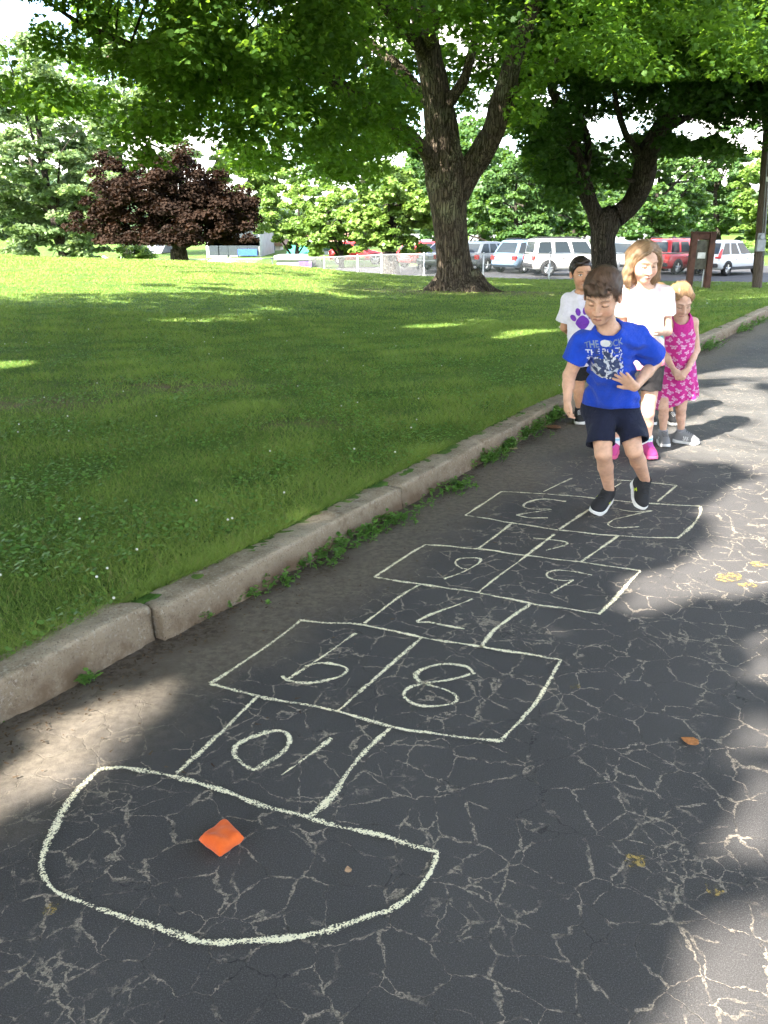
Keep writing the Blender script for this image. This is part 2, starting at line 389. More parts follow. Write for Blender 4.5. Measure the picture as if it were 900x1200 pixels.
# ------------------------------------------------------------------ grass blades
def build_grass():
    rng = np.random.default_rng(11)
    X = []; Y = []
    def samp(n, y0, y1, pw=1.0):
        y = y0+(y1-y0)*rng.random(n)**pw
        xr = curb_x(y)-.155; xl = -(.50*y+1.6)
        xr = np.minimum(xr, .50*y+1.6)
        x = xl+(xr-xl)*rng.random(n); return x, y
    for n, a, b, pw in ((230000, 1.6, 6, 1.0), (260000, 6, 15, 1.15), (150000, 15, 37, 1.1)):
        x, y = samp(n, a, b, pw); X.append(x); Y.append(y)
    # a ragged fringe along the kerb
    y = 1.4+12*rng.random(26000)**1.6; x = curb_x(y)-.165-.05*np.abs(rng.normal(size=len(y))); X.append(x); Y.append(y)
    X = np.concatenate(X); Y = np.concatenate(Y)
    keep = rng.random(len(X)) > bare_w(X, Y)*.85
    X = X[keep]; Y = Y[keep]; n = len(X)
    pn = Noise(31, dim=2); patch = pn(np.stack([X*.5, Y*.5], -1))*.5+pn(np.stack([X*1.9+7, Y*1.9], -1))*.5
    h = rng.uniform(.014, .042, n)*(1+.35*patch)*np.where(rng.random(n) < .04, 1.6, 1); dist = np.hypot(X, Y)
    w = np.maximum(.0035, dist*.00085)*rng.uniform(.7, 1.4, n); h = np.maximum(h, dist*.0013)
    ang = rng.uniform(0, 6.28, n); lean = rng.uniform(.3, 1.7, n)*h; la = rng.uniform(0, 6.28, n)
    Z = lawn_z(X, Y)-.004
    dx, dy = np.cos(ang)*w/2, np.sin(ang)*w/2
    P0 = np.stack([X-dx, Y-dy, Z], -1); P1 = np.stack([X+dx, Y+dy, Z], -1)
    P2 = np.stack([X+np.cos(la)*lean, Y+np.sin(la)*lean, Z+h], -1)
    V = np.stack([P0, P1, P2], 1).reshape(-1, 3)
    tint = np.clip(.42+.26*patch+rng.normal(0, .30, n), 0, 1.25)+.25*sstep(12, 26, Y); dry = rng.random(n) < .08  # blades lighten with distance, painting in the sunlit far lawn
    tint = np.where(dry, 1.6, tint)
    t = NT('grass_blade'); a = t.attr('tint')
    c = t.mix(a.outputs['Fac'], (.090, .165, .028), (.275, .375, .075)); c = t.mix(t.math('GREATER_THAN', a.outputs['Fac'], 1.4), c, (.26, .24, .09))
    t.base(c, .55, .3)
    tr = t.new('ShaderNodeBsdfTranslucent'); t.l(t.mix(.3, c, (.2, .36, .03)), tr.inputs[0]); mx = t.new('ShaderNodeMixShader'); mx.inputs[0].default_value = .35
    t.l(t.p.outputs[0], mx.inputs[1]); t.l(tr.outputs[0], mx.inputs[2]); t.l(mx.outputs[0], t.out.inputs[0])
    ob = mesh_np('grass', V, np.arange(3*n).reshape(-1, 3), t.m, attrs={'tint': np.repeat(tint, 3)})
    tag(ob, 'short mown grass covering the lawn', 'grass', kind='stuff')
    # clover leaves: low round leaflets in patches
    m = 85000; x, y = samp(m, 1.7, 14, 1.1); pp = pn(np.stack([x*1.3+20, y*1.3], -1)); k = (pp > -.25) & (rng.random(m) < .35+.35*np.clip(pp, 0, 1)); x = x[k]; y = y[k]; m = len(x)
    z = lawn_z(x, y)+rng.uniform(.012, .035, m); s = rng.uniform(.006, .012, m); an = rng.uniform(0, 6.28, m)
    cs, sn = np.cos(an)*s, np.sin(an)*s; tl = rng.uniform(-.5, .5, (m, 2))
    def pt(a, b): 
        ox = cs*a-sn*b; oy = sn*a+cs*b
        return np.stack([x+ox, y+oy, z+ox*tl[:, 0]+oy*tl[:, 1]], -1)
    V = np.stack([pt(-1, 0), pt(-.4, -.9), pt(.7, -.7), pt(1, 0), pt(.7, .7), pt(-.4, .9)], 1).reshape(-1, 3)
    ob = mesh_np('clover_leaves', V, np.arange(6*m).reshape(-1, 6), leaf_mat('clover', (.06, .145, .030), (.165, .31, .07), .35), attrs={'tint': np.repeat(rng.random(m), 6)})
    tag(ob, 'low clover leaves growing through the grass', 'clover', kind='stuff')
    # white clover heads
    m = 95; x, y = samp(m, 2.3, 16, 1.2); mb = MB()
    for a, b in zip(x, y):
        zz = float(lawn_z(a, b)); r = max(.006, .0007*b); V = []; 
        for j in range(3):
            el = -.6+j*.75
            for i in range(6): V.append((a+r*math.cos(el)*math.cos(i*1.047+j), b+r*math.cos(el)*math.sin(i*1.047+j), zz+.045+r*math.sin(el)))
        mb.add(V, [(j*6+i, j*6+(i+1) % 6, j*6+6+(i+1) % 6, j*6+6+i) for j in range(2) for i in range(6)]+[tuple(range(12, 18)), tuple(range(5, -1, -1))])
    tag(mb.build('clover_flowers', simple('clover_white', (.6, .6, .52), .8, .2)), 'tiny white clover heads dotted over the lawn', 'clover flowers', kind='stuff')
build_grass()

# ================================================================== CHALK
def chalk_material():
    t = NT('chalk'); uv = t.n.new('ShaderNodeUVMap').outputs[0]; sep = t.n.new('ShaderNodeSeparateXYZ'); t.l(uv, sep.inputs[0])
    p = t.pos(); vs = t.n.new('ShaderNodeTexVoronoi'); vs.inputs['Scale'].default_value = 300; t.l(p, vs.inputs['Vector']); sv = t.n.new('ShaderNodeSeparateColor'); t.l(vs.outputs['Color'], sv.inputs[0]); g = t.noise(p, 190, 3, .8); g2 = t.noise(p, 45, 3, .7); ed = t.math('ABSOLUTE', sep.outputs[1])
    a = t.math('ADD', t.math('MULTIPLY', g.outputs[0], .62), t.math('MULTIPLY', g2.outputs[0], .50)); a = t.math('ADD', a, t.math('MULTIPLY', sv.outputs[0], .36))
    a = t.math('SUBTRACT', a, t.math('MULTIPLY', t.math('POWER', ed, 2.0), .40))
    sm = t.noise(p, 7, 3, .6); a = t.math('ADD', a, t.math('MULTIPLY', t.math('SUBTRACT', sm.outputs[0], .5), .55)); al = t.ramp(a, .58, .68)
    al = t.math('MULTIPLY', al, t.attr('load').outputs['Fac'])
    t.base((.86, .80, .58), .95, .1)
    tr = t.new('ShaderNodeBsdfTransparent'); mx = t.new('ShaderNodeMixShader'); t.l(al, mx.inputs[0]); t.l(tr.outputs[0], mx.inputs[1]); t.l(t.p.outputs[0], mx.inputs[2]); t.l(mx.outputs[0], t.out.inputs[0])
    return t.m
M_CHALK = chalk_material()
_ch = [0]
def chalk(name, strokes, parent, w=.021, load=1.0, label=None):
    if name == 'square_outline' and len(strokes) > 1:
        for q in strokes: chalk('square_line', [q], parent, w, load)
        return
    V = []; Fc = []; UV = []; LD = []
    cn = Noise(77)
    for pts in strokes:
        P = np.array([on_z(*p)[:2] for p in pts])
        C = P if len(P) < 3 else catmull(P, 8)
        # resample at 1.5 cm
        L = np.r_[0, np.cumsum(np.linalg.norm(np.diff(C, axis=0), axis=1))]; n = max(3, int(L[-1]/.015))
        s = np.linspace(0, L[-1], n); C = np.stack([np.interp(s, L, C[:, k]) for k in (0, 1)], -1)
        C = C+.0022*np.stack([cn(np.c_[C*9, s*0]), cn(np.c_[C*9, s*0+5])], -1)
        T = np.gradient(C, axis=0); T /= np.linalg.norm(T, axis=1)[:, None]+1e-9; N = np.stack([-T[:, 1], T[:, 0]], -1)
        ww = w/2*(1+.22*cn(np.c_[C*16, s*0+9])); _ch[0] += 1; zz = .004+.0009*(_ch[0] % 4)
        b = len(V)
        for k in range(n):
            for e in (-1, 0, 1):
                q = C[k]+N[k]*e*ww[k]; V.append((q[0], q[1], zz)); UV.append((s[k], e)); LD.append(load)
        for k in range(n-1):
            for e in (0, 1): j = b+k*3+e; Fc.append((j+1, j, j+3, j+4))
    o = mesh_np(name, np.array(V), np.array(Fc), M_CHALK, parent, uv=np.array(UV), attrs={'load': np.array(LD)})
    if label: o['label'] = label
    return o
HOP = empty('hopscotch_court', (0, 0, 0))
tag(HOP, 'hopscotch court drawn in pale yellow chalk on the blacktop, squares numbered one to ten', 'hopscotch')
chalk('home_arc', [[(117, 903), (144, 901), (180, 907), (210, 913), (270, 931), (312, 947), (360, 959), (432, 977), (480, 990), (513, 999)],
     [(513, 999), (504, 1025), (486, 1049), (462, 1067), (432, 1075), (384, 1091), (336, 1103), (282, 1106), (234, 1104), (192, 1094), (150, 1077), (105, 1063), (72, 1049), (57, 1034), (49, 1018), (51, 1001), (63, 972), (84, 937), (117, 903)]], HOP, .0215)
chalk('square_outline', [[(209, 909), (255, 865), (302, 818)], [(361, 958), (385, 937), (420, 892), (457, 855)]], HOP, .0205)
chalk('number_ten', [[(325, 859), (305, 862), (282, 872), (275, 882), (280, 892), (297, 904), (312, 897), (332, 885), (340, 872), (336, 862), (325, 859)], [(332, 911), (389, 867)]], HOP, .0195)
chalk('square_outline', [[(354, 728), (322, 752), (295, 770), (247, 802)], [(354, 728), (390, 731), (430, 734), (495, 748), (570, 760), (657, 774)], [(657, 774), (637, 810), (622, 832), (587, 871)],
     [(247, 802), (305, 818), (395, 835), (430, 846), (455, 853), (505, 861), (550, 867), (587, 871)], [(495, 748), (395, 835)]], HOP, .0195)
chalk('number_nine', [[(417, 743), (337, 797)], [(330, 794), (338, 799), (360, 801), (390, 797), (405, 790), (406, 784), (390, 779), (372, 778), (357, 782)]], HOP, .0185)
chalk('number_eight', [[(556, 791), (547, 782), (520, 780), (495, 785), (486, 794), (495, 802), (520, 809), (536, 817), (532, 826), (510, 829), (485, 826), (472, 817), (480, 806), (502, 801), (530, 798), (552, 791)]], HOP, .0185)
chalk('square_outline', [[(427, 732), (467, 701), (492, 687)], [(564, 760), (581, 738), (621, 709)]], HOP, .0185)
chalk('number_seven', [[(553, 703), (490, 728), (506, 731), (544, 738)]], HOP, .019)
chalk('square_outline', [[(499, 639), (470, 657), (438, 678)], [(438, 678), (492, 686), (560, 696), (623, 709), (663, 715), (702, 721)], [(702, 721), (726, 696), (751, 670)], [(499, 639), (560, 644), (616, 652), (681, 660), (751, 670)], [(560, 696), (618, 651)]], HOP, .0185)
chalk('number_six', [[(520, 680), (546, 670), (560, 662), (563, 657), (555, 655), (539, 656), (533, 661), (539, 667), (548, 668)]], HOP, .018)
chalk('number_five', [[(694, 675), (672, 671), (653, 669), (643, 672), (644, 678), (658, 681), (672, 681)], [(672, 681), (646, 696)]], HOP, .018)
chalk('square_outline', [[(560, 644), (601, 615)], [(681, 660), (723, 629)]], HOP, .019)
chalk('number_four', [[(618, 651), (649, 627)], [(625, 631), (663, 637), (639, 646)]], HOP, .018)
chalk('square_outline', [[(588, 577), (546, 605)], [(546, 605), (600, 614), (653, 622), (723, 629), (768, 631), (793, 632)], [(793, 632), (810, 617), (819, 604), (821, 594)], [(588, 577), (644, 580), (691, 584), (747, 590), (820, 594)], [(656, 621), (691, 598)]], HOP, .0195)
chalk('number_three', [[(663, 589), (637, 586), (618, 590), (614, 595), (625, 598), (646, 598)], [(646, 598), (607, 604)], [(607, 604), (621, 608), (642, 608)]], HOP, .018)
chalk('number_two', [[(726, 598), (747, 601), (764, 600)], [(764, 600), (719, 610)], [(719, 610), (712, 615), (723, 619), (749, 618)]], HOP, .018)
chalk('square_outline', [[(637, 577), (670, 561)], [(700, 562), (745, 565), (793, 570)], [(793, 570), (770, 589)]], HOP, .0185)
chalk('number_one', [[(728, 567), (712, 577)]], HOP, .018)

# ------------------------------------------------------------------ beanbag
def beanbag():
    C = on_z(260, 988, 0); n = 26; V = []; 
    cor = [on_z(265, 963, .01), on_z(287, 986, .008), on_z(258, 1008, .006), on_z(233, 988, .008)]
    c0 = sum(cor)/4; cor = [c0+(c-c0)*1.0 for c in cor]
    bn = Noise(5)
    for side in (1, -1):
        for i in range(n):
            for j in range(n):
                u, v = i/(n-1), j/(n-1)
                P = (cor[0]*(1-u)+cor[1]*u)*(1-v)+(cor[3]*(1-u)+cor[2]*u)*v
                a, b = 2*u-1, 2*v-1
                puff = (max(0, (1-a**4))*max(0, (1-b**4)))**.5
                # pinch the edges in between the corners
                k = 1-.07*(1-a*a)*abs(b)**3-.07*(1-b*b)*abs(a)**3
                P = c0+(P-c0)*k
                z = .010+side*.029*puff*(1.0 if side > 0 else .45)+.0022*bn(np.array([P[0]*38, P[1]*38, side]))*puff+(.004 if abs(a) > .9 and abs(b) > .9 else 0)
                V.append((P[0], P[1], max(.001, z)+.004))
    Fc = []
    for s in (0, 1):
        for i in range(n-1):
            for j in range(n-1):
                q = s*n*n+i*n+j; f = (q, q+1, q+n+1, q+n); Fc.append(f if s else f[::-1])
    V = np.array(V)
    o = mesh_np('beanbag', V, np.array(Fc), None, smooth=True)
    bm = bmesh.new(); bm.from_mesh(o.data); bmesh.ops.remove_doubles(bm, verts=bm.verts, dist=.0006); bmesh.ops.recalc_face_normals(bm, faces=bm.faces); bm.to_mesh(o.data); bm.free()
    t = NT('orange_duck_cloth'); ob = t.obj(); w1 = t.noise(ob, 700, 2, .7); w2 = t.noise(ob, 30, 3)
    t.base(t.mix(t.ramp(w2.outputs[0], .3, .7), (.60, .098, .016), (.68, .125, .022)), .9, .2); t.bump(t.math('ADD', w1.outputs[0], w2.outputs[0]), .35, .003)
    t.p.inputs['Sheen Weight'].default_value = .15
    o.data.materials.append(t.m)
    tag(o, 'small square orange cloth beanbag lying inside the chalk arc', 'beanbag')
    sm = MB(); sm.tube([(*(c0[:2]+(c[:2]-c0[:2])*.985), .0148) for c in cor]+[(*(c0[:2]+(cor[0][:2]-c0[:2])*.985), .0148)], .0012, 5)
beanbag()

# ------------------------------------------------------------------ fallen leaves, litter, stains
def fallen_leaf(px, py, size, col, label, rz):
    c = on_z(px, py); tpl = [(0, 0), (.3, .12), (.42, .45), (.2, .8), (0, 1), (-.22, .78), (-.4, .42), (-.28, .1)]
    V = []; 
    for s in (0, 1):
        for x, y in tpl: V.append((c[0]+size*(x*math.cos(rz)-(y-.5)*math.sin(rz)), c[1]+size*(x*math.sin(rz)+(y-.5)*math.cos(rz)), .006+.02*abs(x)*size*8+.012*(y-.5)**2+s*.0008))
    n = 8; mb = MB(); mb.add(V, [tuple(range(n-1, -1, -1)), tuple(range(n, 2*n))]+[(i, (i+1) % n, n+(i+1) % n, n+i) for i in range(n)])
    tag(mb.build('fallen_leaf', simple('dry_leaf_%s' % label[:4], col, .7, .3, 0, .3, 90)), label, 'leaf', 'fallen leaves on the blacktop')
fallen_leaf(808, 871, .055, (.40, .16, .05), 'rust orange dry leaf curled on the dark blacktop at right', .9)
fallen_leaf(408, 1022, .022, (.42, .27, .16), 'small tan dry leaf lying inside the chalk arc', .2)
fallen_leaf(647, 502, .14, (.20, .10, .05), 'brown dead leaf scrap lying beside the kerb weeds', 1.2)
fallen_leaf(600, 527, .08, (.38, .30, .16), 'pale tan dead leaf below the kerb weeds', 1.6)
def stain(px, py, w, h, label):
    c = on_z(px, py, .0); r = np.random.default_rng(px); n = 22; V = [(c[0], c[1], .0045)]
    for i in range(n):
        k = r.uniform(.55, 1.1); V.append((c[0]+w*k*math.cos(i/n*6.283), c[1]+h*k*math.sin(i/n*6.283), .0045))
    t = NT('yellow_lichen'); p = t.pos(); g = t.noise(p, 55, 4, .75)
    t.base((.36, .26, .09), .9, .2); tr = t.new('ShaderNodeBsdfTransparent'); mx = t.new('ShaderNodeMixShader')
    t.l(t.ramp(g.outputs[0], .44, .62), mx.inputs[0]); t.l(tr.outputs[0], mx.inputs[1]); t.l(t.p.outputs[0], mx.inputs[2]); t.l(mx.outputs[0], t.out.inputs[0])
    tag(mesh_np('yellow_stain', np.array(V), np.array([(0, 1+i, 1+(i+1) % n) for i in range(n)]), t.m), label, 'stain', 'yellow stains on the blacktop')
stain(852, 677, .07, .06, 'long yellow stain in the sunny patch of blacktop, second from the drive edge')
stain(888, 662, .05, .04, 'small yellow stain in the sunny patch, farthest up the drive')
stain(876, 686, .045, .035, 'small yellow stain just below the long one in the sunny patch')
stain(745, 1010, .03, .03, 'yellowish blotch beside the pale crack cluster in the lower blacktop')
stain(837, 1044, .026, .022, 'yellowish blotch on the lower blacktop right of the pale crack cluster')
stain(674, 806, .024, .024, 'tan blotch just right of the big eight and nine square')
stain(60, 1068, .022, .02, 'dull yellow blotch left of the chalk arc')

def litter():
    rng = np.random.default_rng(9); V = []; Fc = []; tint = []
    for k in range(1500):
        y = 2.0+rng.random()**1.3*9; o = abs(rng.normal(0, .10))+.02
        if rng.random() < .12: o = rng.uniform(.05, .9)
        x = float(curb_x(y))+o; L = rng.uniform(.002, .011); w = rng.uniform(.001, .0035); a = rng.uniform(0, 6.28)
        ca, sa = math.cos(a), math.sin(a); b = len(V); z = .004+rng.uniform(0, .006)
        for (u, v, q) in ((-L, -w, 0), (L, -w, .002), (L, w, 0), (-L, w, .003)): V.append((x+u*ca-v*sa, y+u*sa+v*ca, z+q))
        Fc.append((b, b+1, b+2, b+3)); tint += [rng.random()]*4
    t = NT('dead_bits'); a = t.attr('tint'); t.base(t.mix(a.outputs['Fac'], (.035, .024, .015), (.13, .09, .055)), .9, .2)
    tag(mesh_np('litter', np.array(V), np.array(Fc), t.m, attrs={'tint': np.array(tint)}), 'dead twigs and leaf crumbs gathered along the kerb', 'litter', kind='stuff')
litter()

# ------------------------------------------------------------------ weeds at the kerb foot
M_WEED = leaf_mat('weed_leaf', (.050, .125, .022), (.15, .30, .06), .3)
def weed(px0, py0, px1, py1, n, hmax, label, spread=.05):
    a = on_z(px0, py0); b = on_z(px1, py1); r = np.random.default_rng(px0*7+py0)
    V = []; Fc = []; T = []; mb = MB()
    for k in range(n):
        f = r.random(); base = a*(1-f)+b*f+np.array([r.normal(0, spread), r.normal(0, spread), 0]); base[2] = 0
        base[0] = max(base[0], float(curb_x(base[1]))+.012)
        h = hmax*r.uniform(.35, 1); tip = base+np.array([r.normal(0, .4)*h+.25*h, r.normal(0, .4)*h, h]); mb.tube([base-np.array([0, 0, .005]), (base+tip)/2+np.array([0, 0, .01]), tip], [.0016, .0013, .0008], 4, False)
        for j in range(r.integers(5, 10)):
            q = base+(tip-base)*r.uniform(.15, 1.05); L = r.uniform(.016, .036)*(hmax/.09)**.4; an = r.uniform(0, 6.28); up = r.uniform(-.1, .7)
            d = np.array([math.cos(an)*math.cos(up), math.sin(an)*math.cos(up), math.sin(up)]); s = np.cross(d, [0, 0, 1]); s /= np.linalg.norm(s)+1e-9; u = np.cross(s, d)
            i0 = len(V); tn = r.random()
            for (x, y, z) in ((0, 0, 0), (.3, .3, .06), (.33, .62, .05), (0, 1.05, -.12), (-.33, .62, .05), (-.3, .3, .06)):
                V.append(q+L*(s*x+d*y+u*z)); T.append(tn)
            Fc += [(i0, i0+1, i0+2, i0+3), (i0, i0+3, i0+4, i0+5)]
    e = empty('weed_clump', tuple(a)); tag(e, label, 'weed', 'weeds along the kerb base')
    n0 = len(V); V = np.concatenate([np.array(V), np.array(mb.v)])-a; T += [.5]*len(mb.v)
    mesh_np('leaves', V, [np.array([f for f in Fc if len(f) == 4]), np.array(mb.f)+n0], M_WEED, e, attrs={'tint': np.array(T)})
weed(215, 722, 290, 700, 16, .035, 'sparse low sprigs of weed by the first kerb joint')
weed(270, 708, 345, 677, 30, .055, 'low leafy weed patch right after the first kerb joint', .035)
weed(355, 668, 440, 620, 80, .065, 'long dense weed patch, the largest along the kerb')
weed(445, 618, 500, 594, 40, .055, 'weed patch trailing up-kerb from the longest one')
weed(518, 580, 545, 568, 40, .055, 'small weed tuft in the brown dirt where the kerb is split')
weed(560, 547, 580, 536, 50, .085, 'weed tuft growing right at the split in the kerb')
weed(586, 530, 597, 524, 40, .09, 'smallest upright weed tuft between the two larger kerb tufts', .03)
weed(608, 516, 626, 505, 60, .12, 'bushy weed tuft by the kerb, behind the tan dead leaf')
weed(634, 500, 648, 491, 50, .15, 'tallest weed tuft by the kerb, near the paw-print boy')
weed(820, 413, 838, 405, 50, .14, 'weed tuft at the kerb beyond the girl in the magenta dress')
weed(862, 392, 895, 377, 60, .13, 'farthest weed patch along the kerb, at the right edge')
weed(100, 802, 108, 797, 8, .045, 'single tiny weed sprig under the nearest kerb block', .01)
# ================================================================== TREES
MAPLE = [(0, 0, 0), (.27, -.03, -.05), (.52, .20, -.12), (.30, .36, -.04), (.46, .68, -.14), (.17, .62, 0), (0, 1.02, -.16), (-.17, .62, 0), (-.46, .68, -.14), (-.30, .36, -.04), (-.52, .20, -.12), (-.27, -.03, -.05)]
BLADE = [(0, 0, 0), (.36, .35, -.06), (.22, .8, -.1), (0, 1, -.16), (-.22, .8, -.1), (-.36, .35, -.06)]
QUAD = [(-.42, .05, 0), (.42, .1, -.08), (.3, .95, -.16), (-.36, .85, .02)]
def leaf_mesh(name, P, N, size, tpl, mat, parent, tint, rng):
    """one leaf polygon per row of P; N = leaf normal"""
    n = len(P); tp = np.array(tpl, np.float32); m = len(tp)
    N = N/np.linalg.norm(N, axis=1)[:, None]
    a = rng.normal(size=(n, 3)); a -= N*(a*N).sum(1)[:, None]; a /= np.linalg.norm(a, axis=1)[:, None]; b = np.cross(N, a)
    s = (size*rng.uniform(.7, 1.25, n))[:, None, None]
    V = P[:, None, :]+s*(a[:, None, :]*tp[None, :, 0:1]+b[:, None, :]*(tp[None, :, 1:2]-.4)+N[:, None, :]*tp[None, :, 2:3])
    if parent is not None: V = V-np.array(parent.location)
    return mesh_np(name, V.reshape(-1, 3), np.arange(n*m).reshape(n, m), mat, parent, attrs={'tint': np.repeat(tint, m)})
def spray(centers, radii, n_per, rng, flat=.45, droop=.25):
    """leaf positions and normals for flattened drooping leaf clumps"""
    k = len(centers); n = k*n_per
    C = np.repeat(centers, n_per, 0); Rr = np.repeat(radii, n_per)
    d = rng.normal(size=(n, 3)); d /= np.linalg.norm(d, axis=1)[:, None]
    r = rng.random(n)**.5; o = d*r[:, None]*Rr[:, None]
    o[:, 2] *= flat; hr = (o[:, 0]**2+o[:, 1]**2)/(Rr+1e-6)
    o[:, 2] -= droop*hr
    N = np.c_[o[:, 0], o[:, 1], np.zeros(n)]/(Rr[:, None]+1e-6)*.55+np.array([0, 0, .75])+rng.normal(0, .42, (n, 3))
    return C+o, N
def bark_material(name, dark, light, lich=(.25, .26, .16)):
    t = NT(name); p = t.pos(); st = t.scale(p, (7, 7, 1.1)); n1 = t.noise(st, 2.0, 5, .7, .6); n2 = t.noise(p, 1.3, 4, .6)
    v = t.n.new('ShaderNodeTexVoronoi'); v.feature = 'DISTANCE_TO_EDGE'; v.inputs['Scale'].default_value = 2.2; dn = t.noise(p, 3, 4, .6); av = t.n.new('ShaderNodeVectorMath'); t.l(t.scale(p, (6.5, 6.5, .75)), av.inputs[0]); t.l(dn.outputs[1], av.inputs[1]); t.l(av.outputs[0], v.inputs['Vector'])
    g = t.ramp(t.math('ADD', v.outputs['Distance'], t.math('MULTIPLY', n1.outputs[0], .12)), .04, .22)
    c = t.mix(t.ramp(n1.outputs[0], .3, .7), dark, light); c = t.mix(t.math('MULTIPLY', t.ramp(n2.outputs[0], .5, .75), .5), c, lich); c = t.mix(t.math('MULTIPLY', t.math('SUBTRACT', 1, g), .8), c, tuple(q*.45 for q in dark))
    t.base(c, .95, .15); t.bump(t.math('ADD', t.math('MULTIPLY', g, 1.3), n1.outputs[0]), .9, .05); return t.m
M_BARK = bark_material('maple_bark', (.050, .038, .028), (.125, .10, .072))
M_BARK2 = bark_material('grey_bark', (.036, .030, .025), (.085, .070, .056), (.16, .16, .11))
BNZ = Noise(41)
def limb_tube(mb, pts, rad, n=14, sub=6, rough=.05):
    C = catmull(np.c_[np.array(pts, float), np.array(rad, float)], sub); P = C[:, :3]; Rr = C[:, 3]; m = len(P); V = []; ref = np.array([1., 0, 0])
    for i in range(m):
        T = P[min(i+1, m-1)]-P[max(i-1, 0)]; T /= np.linalg.norm(T)+1e-9
        if abs(T[0]) > .9: ref = np.array([0, 1., 0])
        a = ref-T*np.dot(ref, T); a /= np.linalg.norm(a); b = np.cross(T, a); ref = a
        for k in range(n):
            q = 2*math.pi*k/n; d = math.cos(q)*a+math.sin(q)*b; p = P[i]+d*Rr[i]
            V.append(p+d*Rr[i]*rough*(2.2*float(BNZ(p*np.array([.9, .9, .35])))+1.3*float(BNZ(p*np.array([4, 4, .5])))))
    mb.add(V, [(i*n+k, i*n+(k+1) % n, (i+1)*n+(k+1) % n, (i+1)*n+k) for i in range(m-1) for k in range(n)]+[tuple(range(n-1, -1, -1)), tuple(range((m-1)*n, m*n))])
    return P, Rr
def L(*rows): 
    """rows of (px, py, Y, radius) -> world points, radii"""
    return [on_y(r[0], r[1], r[2]) for r in rows], [r[3] for r in rows]
def twigs(mb, nodes, centers, rng, frac=1.0, r0=.028):
    """a curved twig from the nearest skeleton node to each leaf clump"""
    nodes = np.array(nodes)
    for c in centers:
        if rng.random() > frac: continue
        dd = np.linalg.norm(nodes-c, axis=1)+np.maximum(0, nodes[:, 2]-c[2])*1.0; j = int(np.argmin(dd)); a = nodes[j]
        if dd[j] > 3.2: continue
        mid = (a+c)/2+np.array([0, 0, .12*np.linalg.norm(c-a)])+rng.normal(0, .12, 3)
        mb.tube(catmull([a, mid, c], 4), list(np.linspace(r0*(.6+.16*np.linalg.norm(c-a)), .006, 9)), 5, False)

M_MAPLE = leaf_mat('maple_leaf', (.024, .063, .012), (.070, .145, .024), .46, (.28, .49, .04)); _p = M_MAPLE.node_tree.nodes['Principled BSDF']; _p.inputs['Roughness'].default_value = .6; _p.inputs['Specular IOR Level'].default_value = .2
def env_bottom(px):
    return np.interp(px, [-400, -60, 0, 60, 110, 150, 190, 240, 300, 330, 370, 410, 450, 480, 500, 590, 620, 645, 665, 690, 740, 780, 840, 880, 910, 1300], [120, 130, 128, 150, 165, 195, 205, 200, 198, 206, 214, 222, 218, 200, 170, 140, 205, 240, 262, 235, 220, 212, 208, 180, 172, 160])

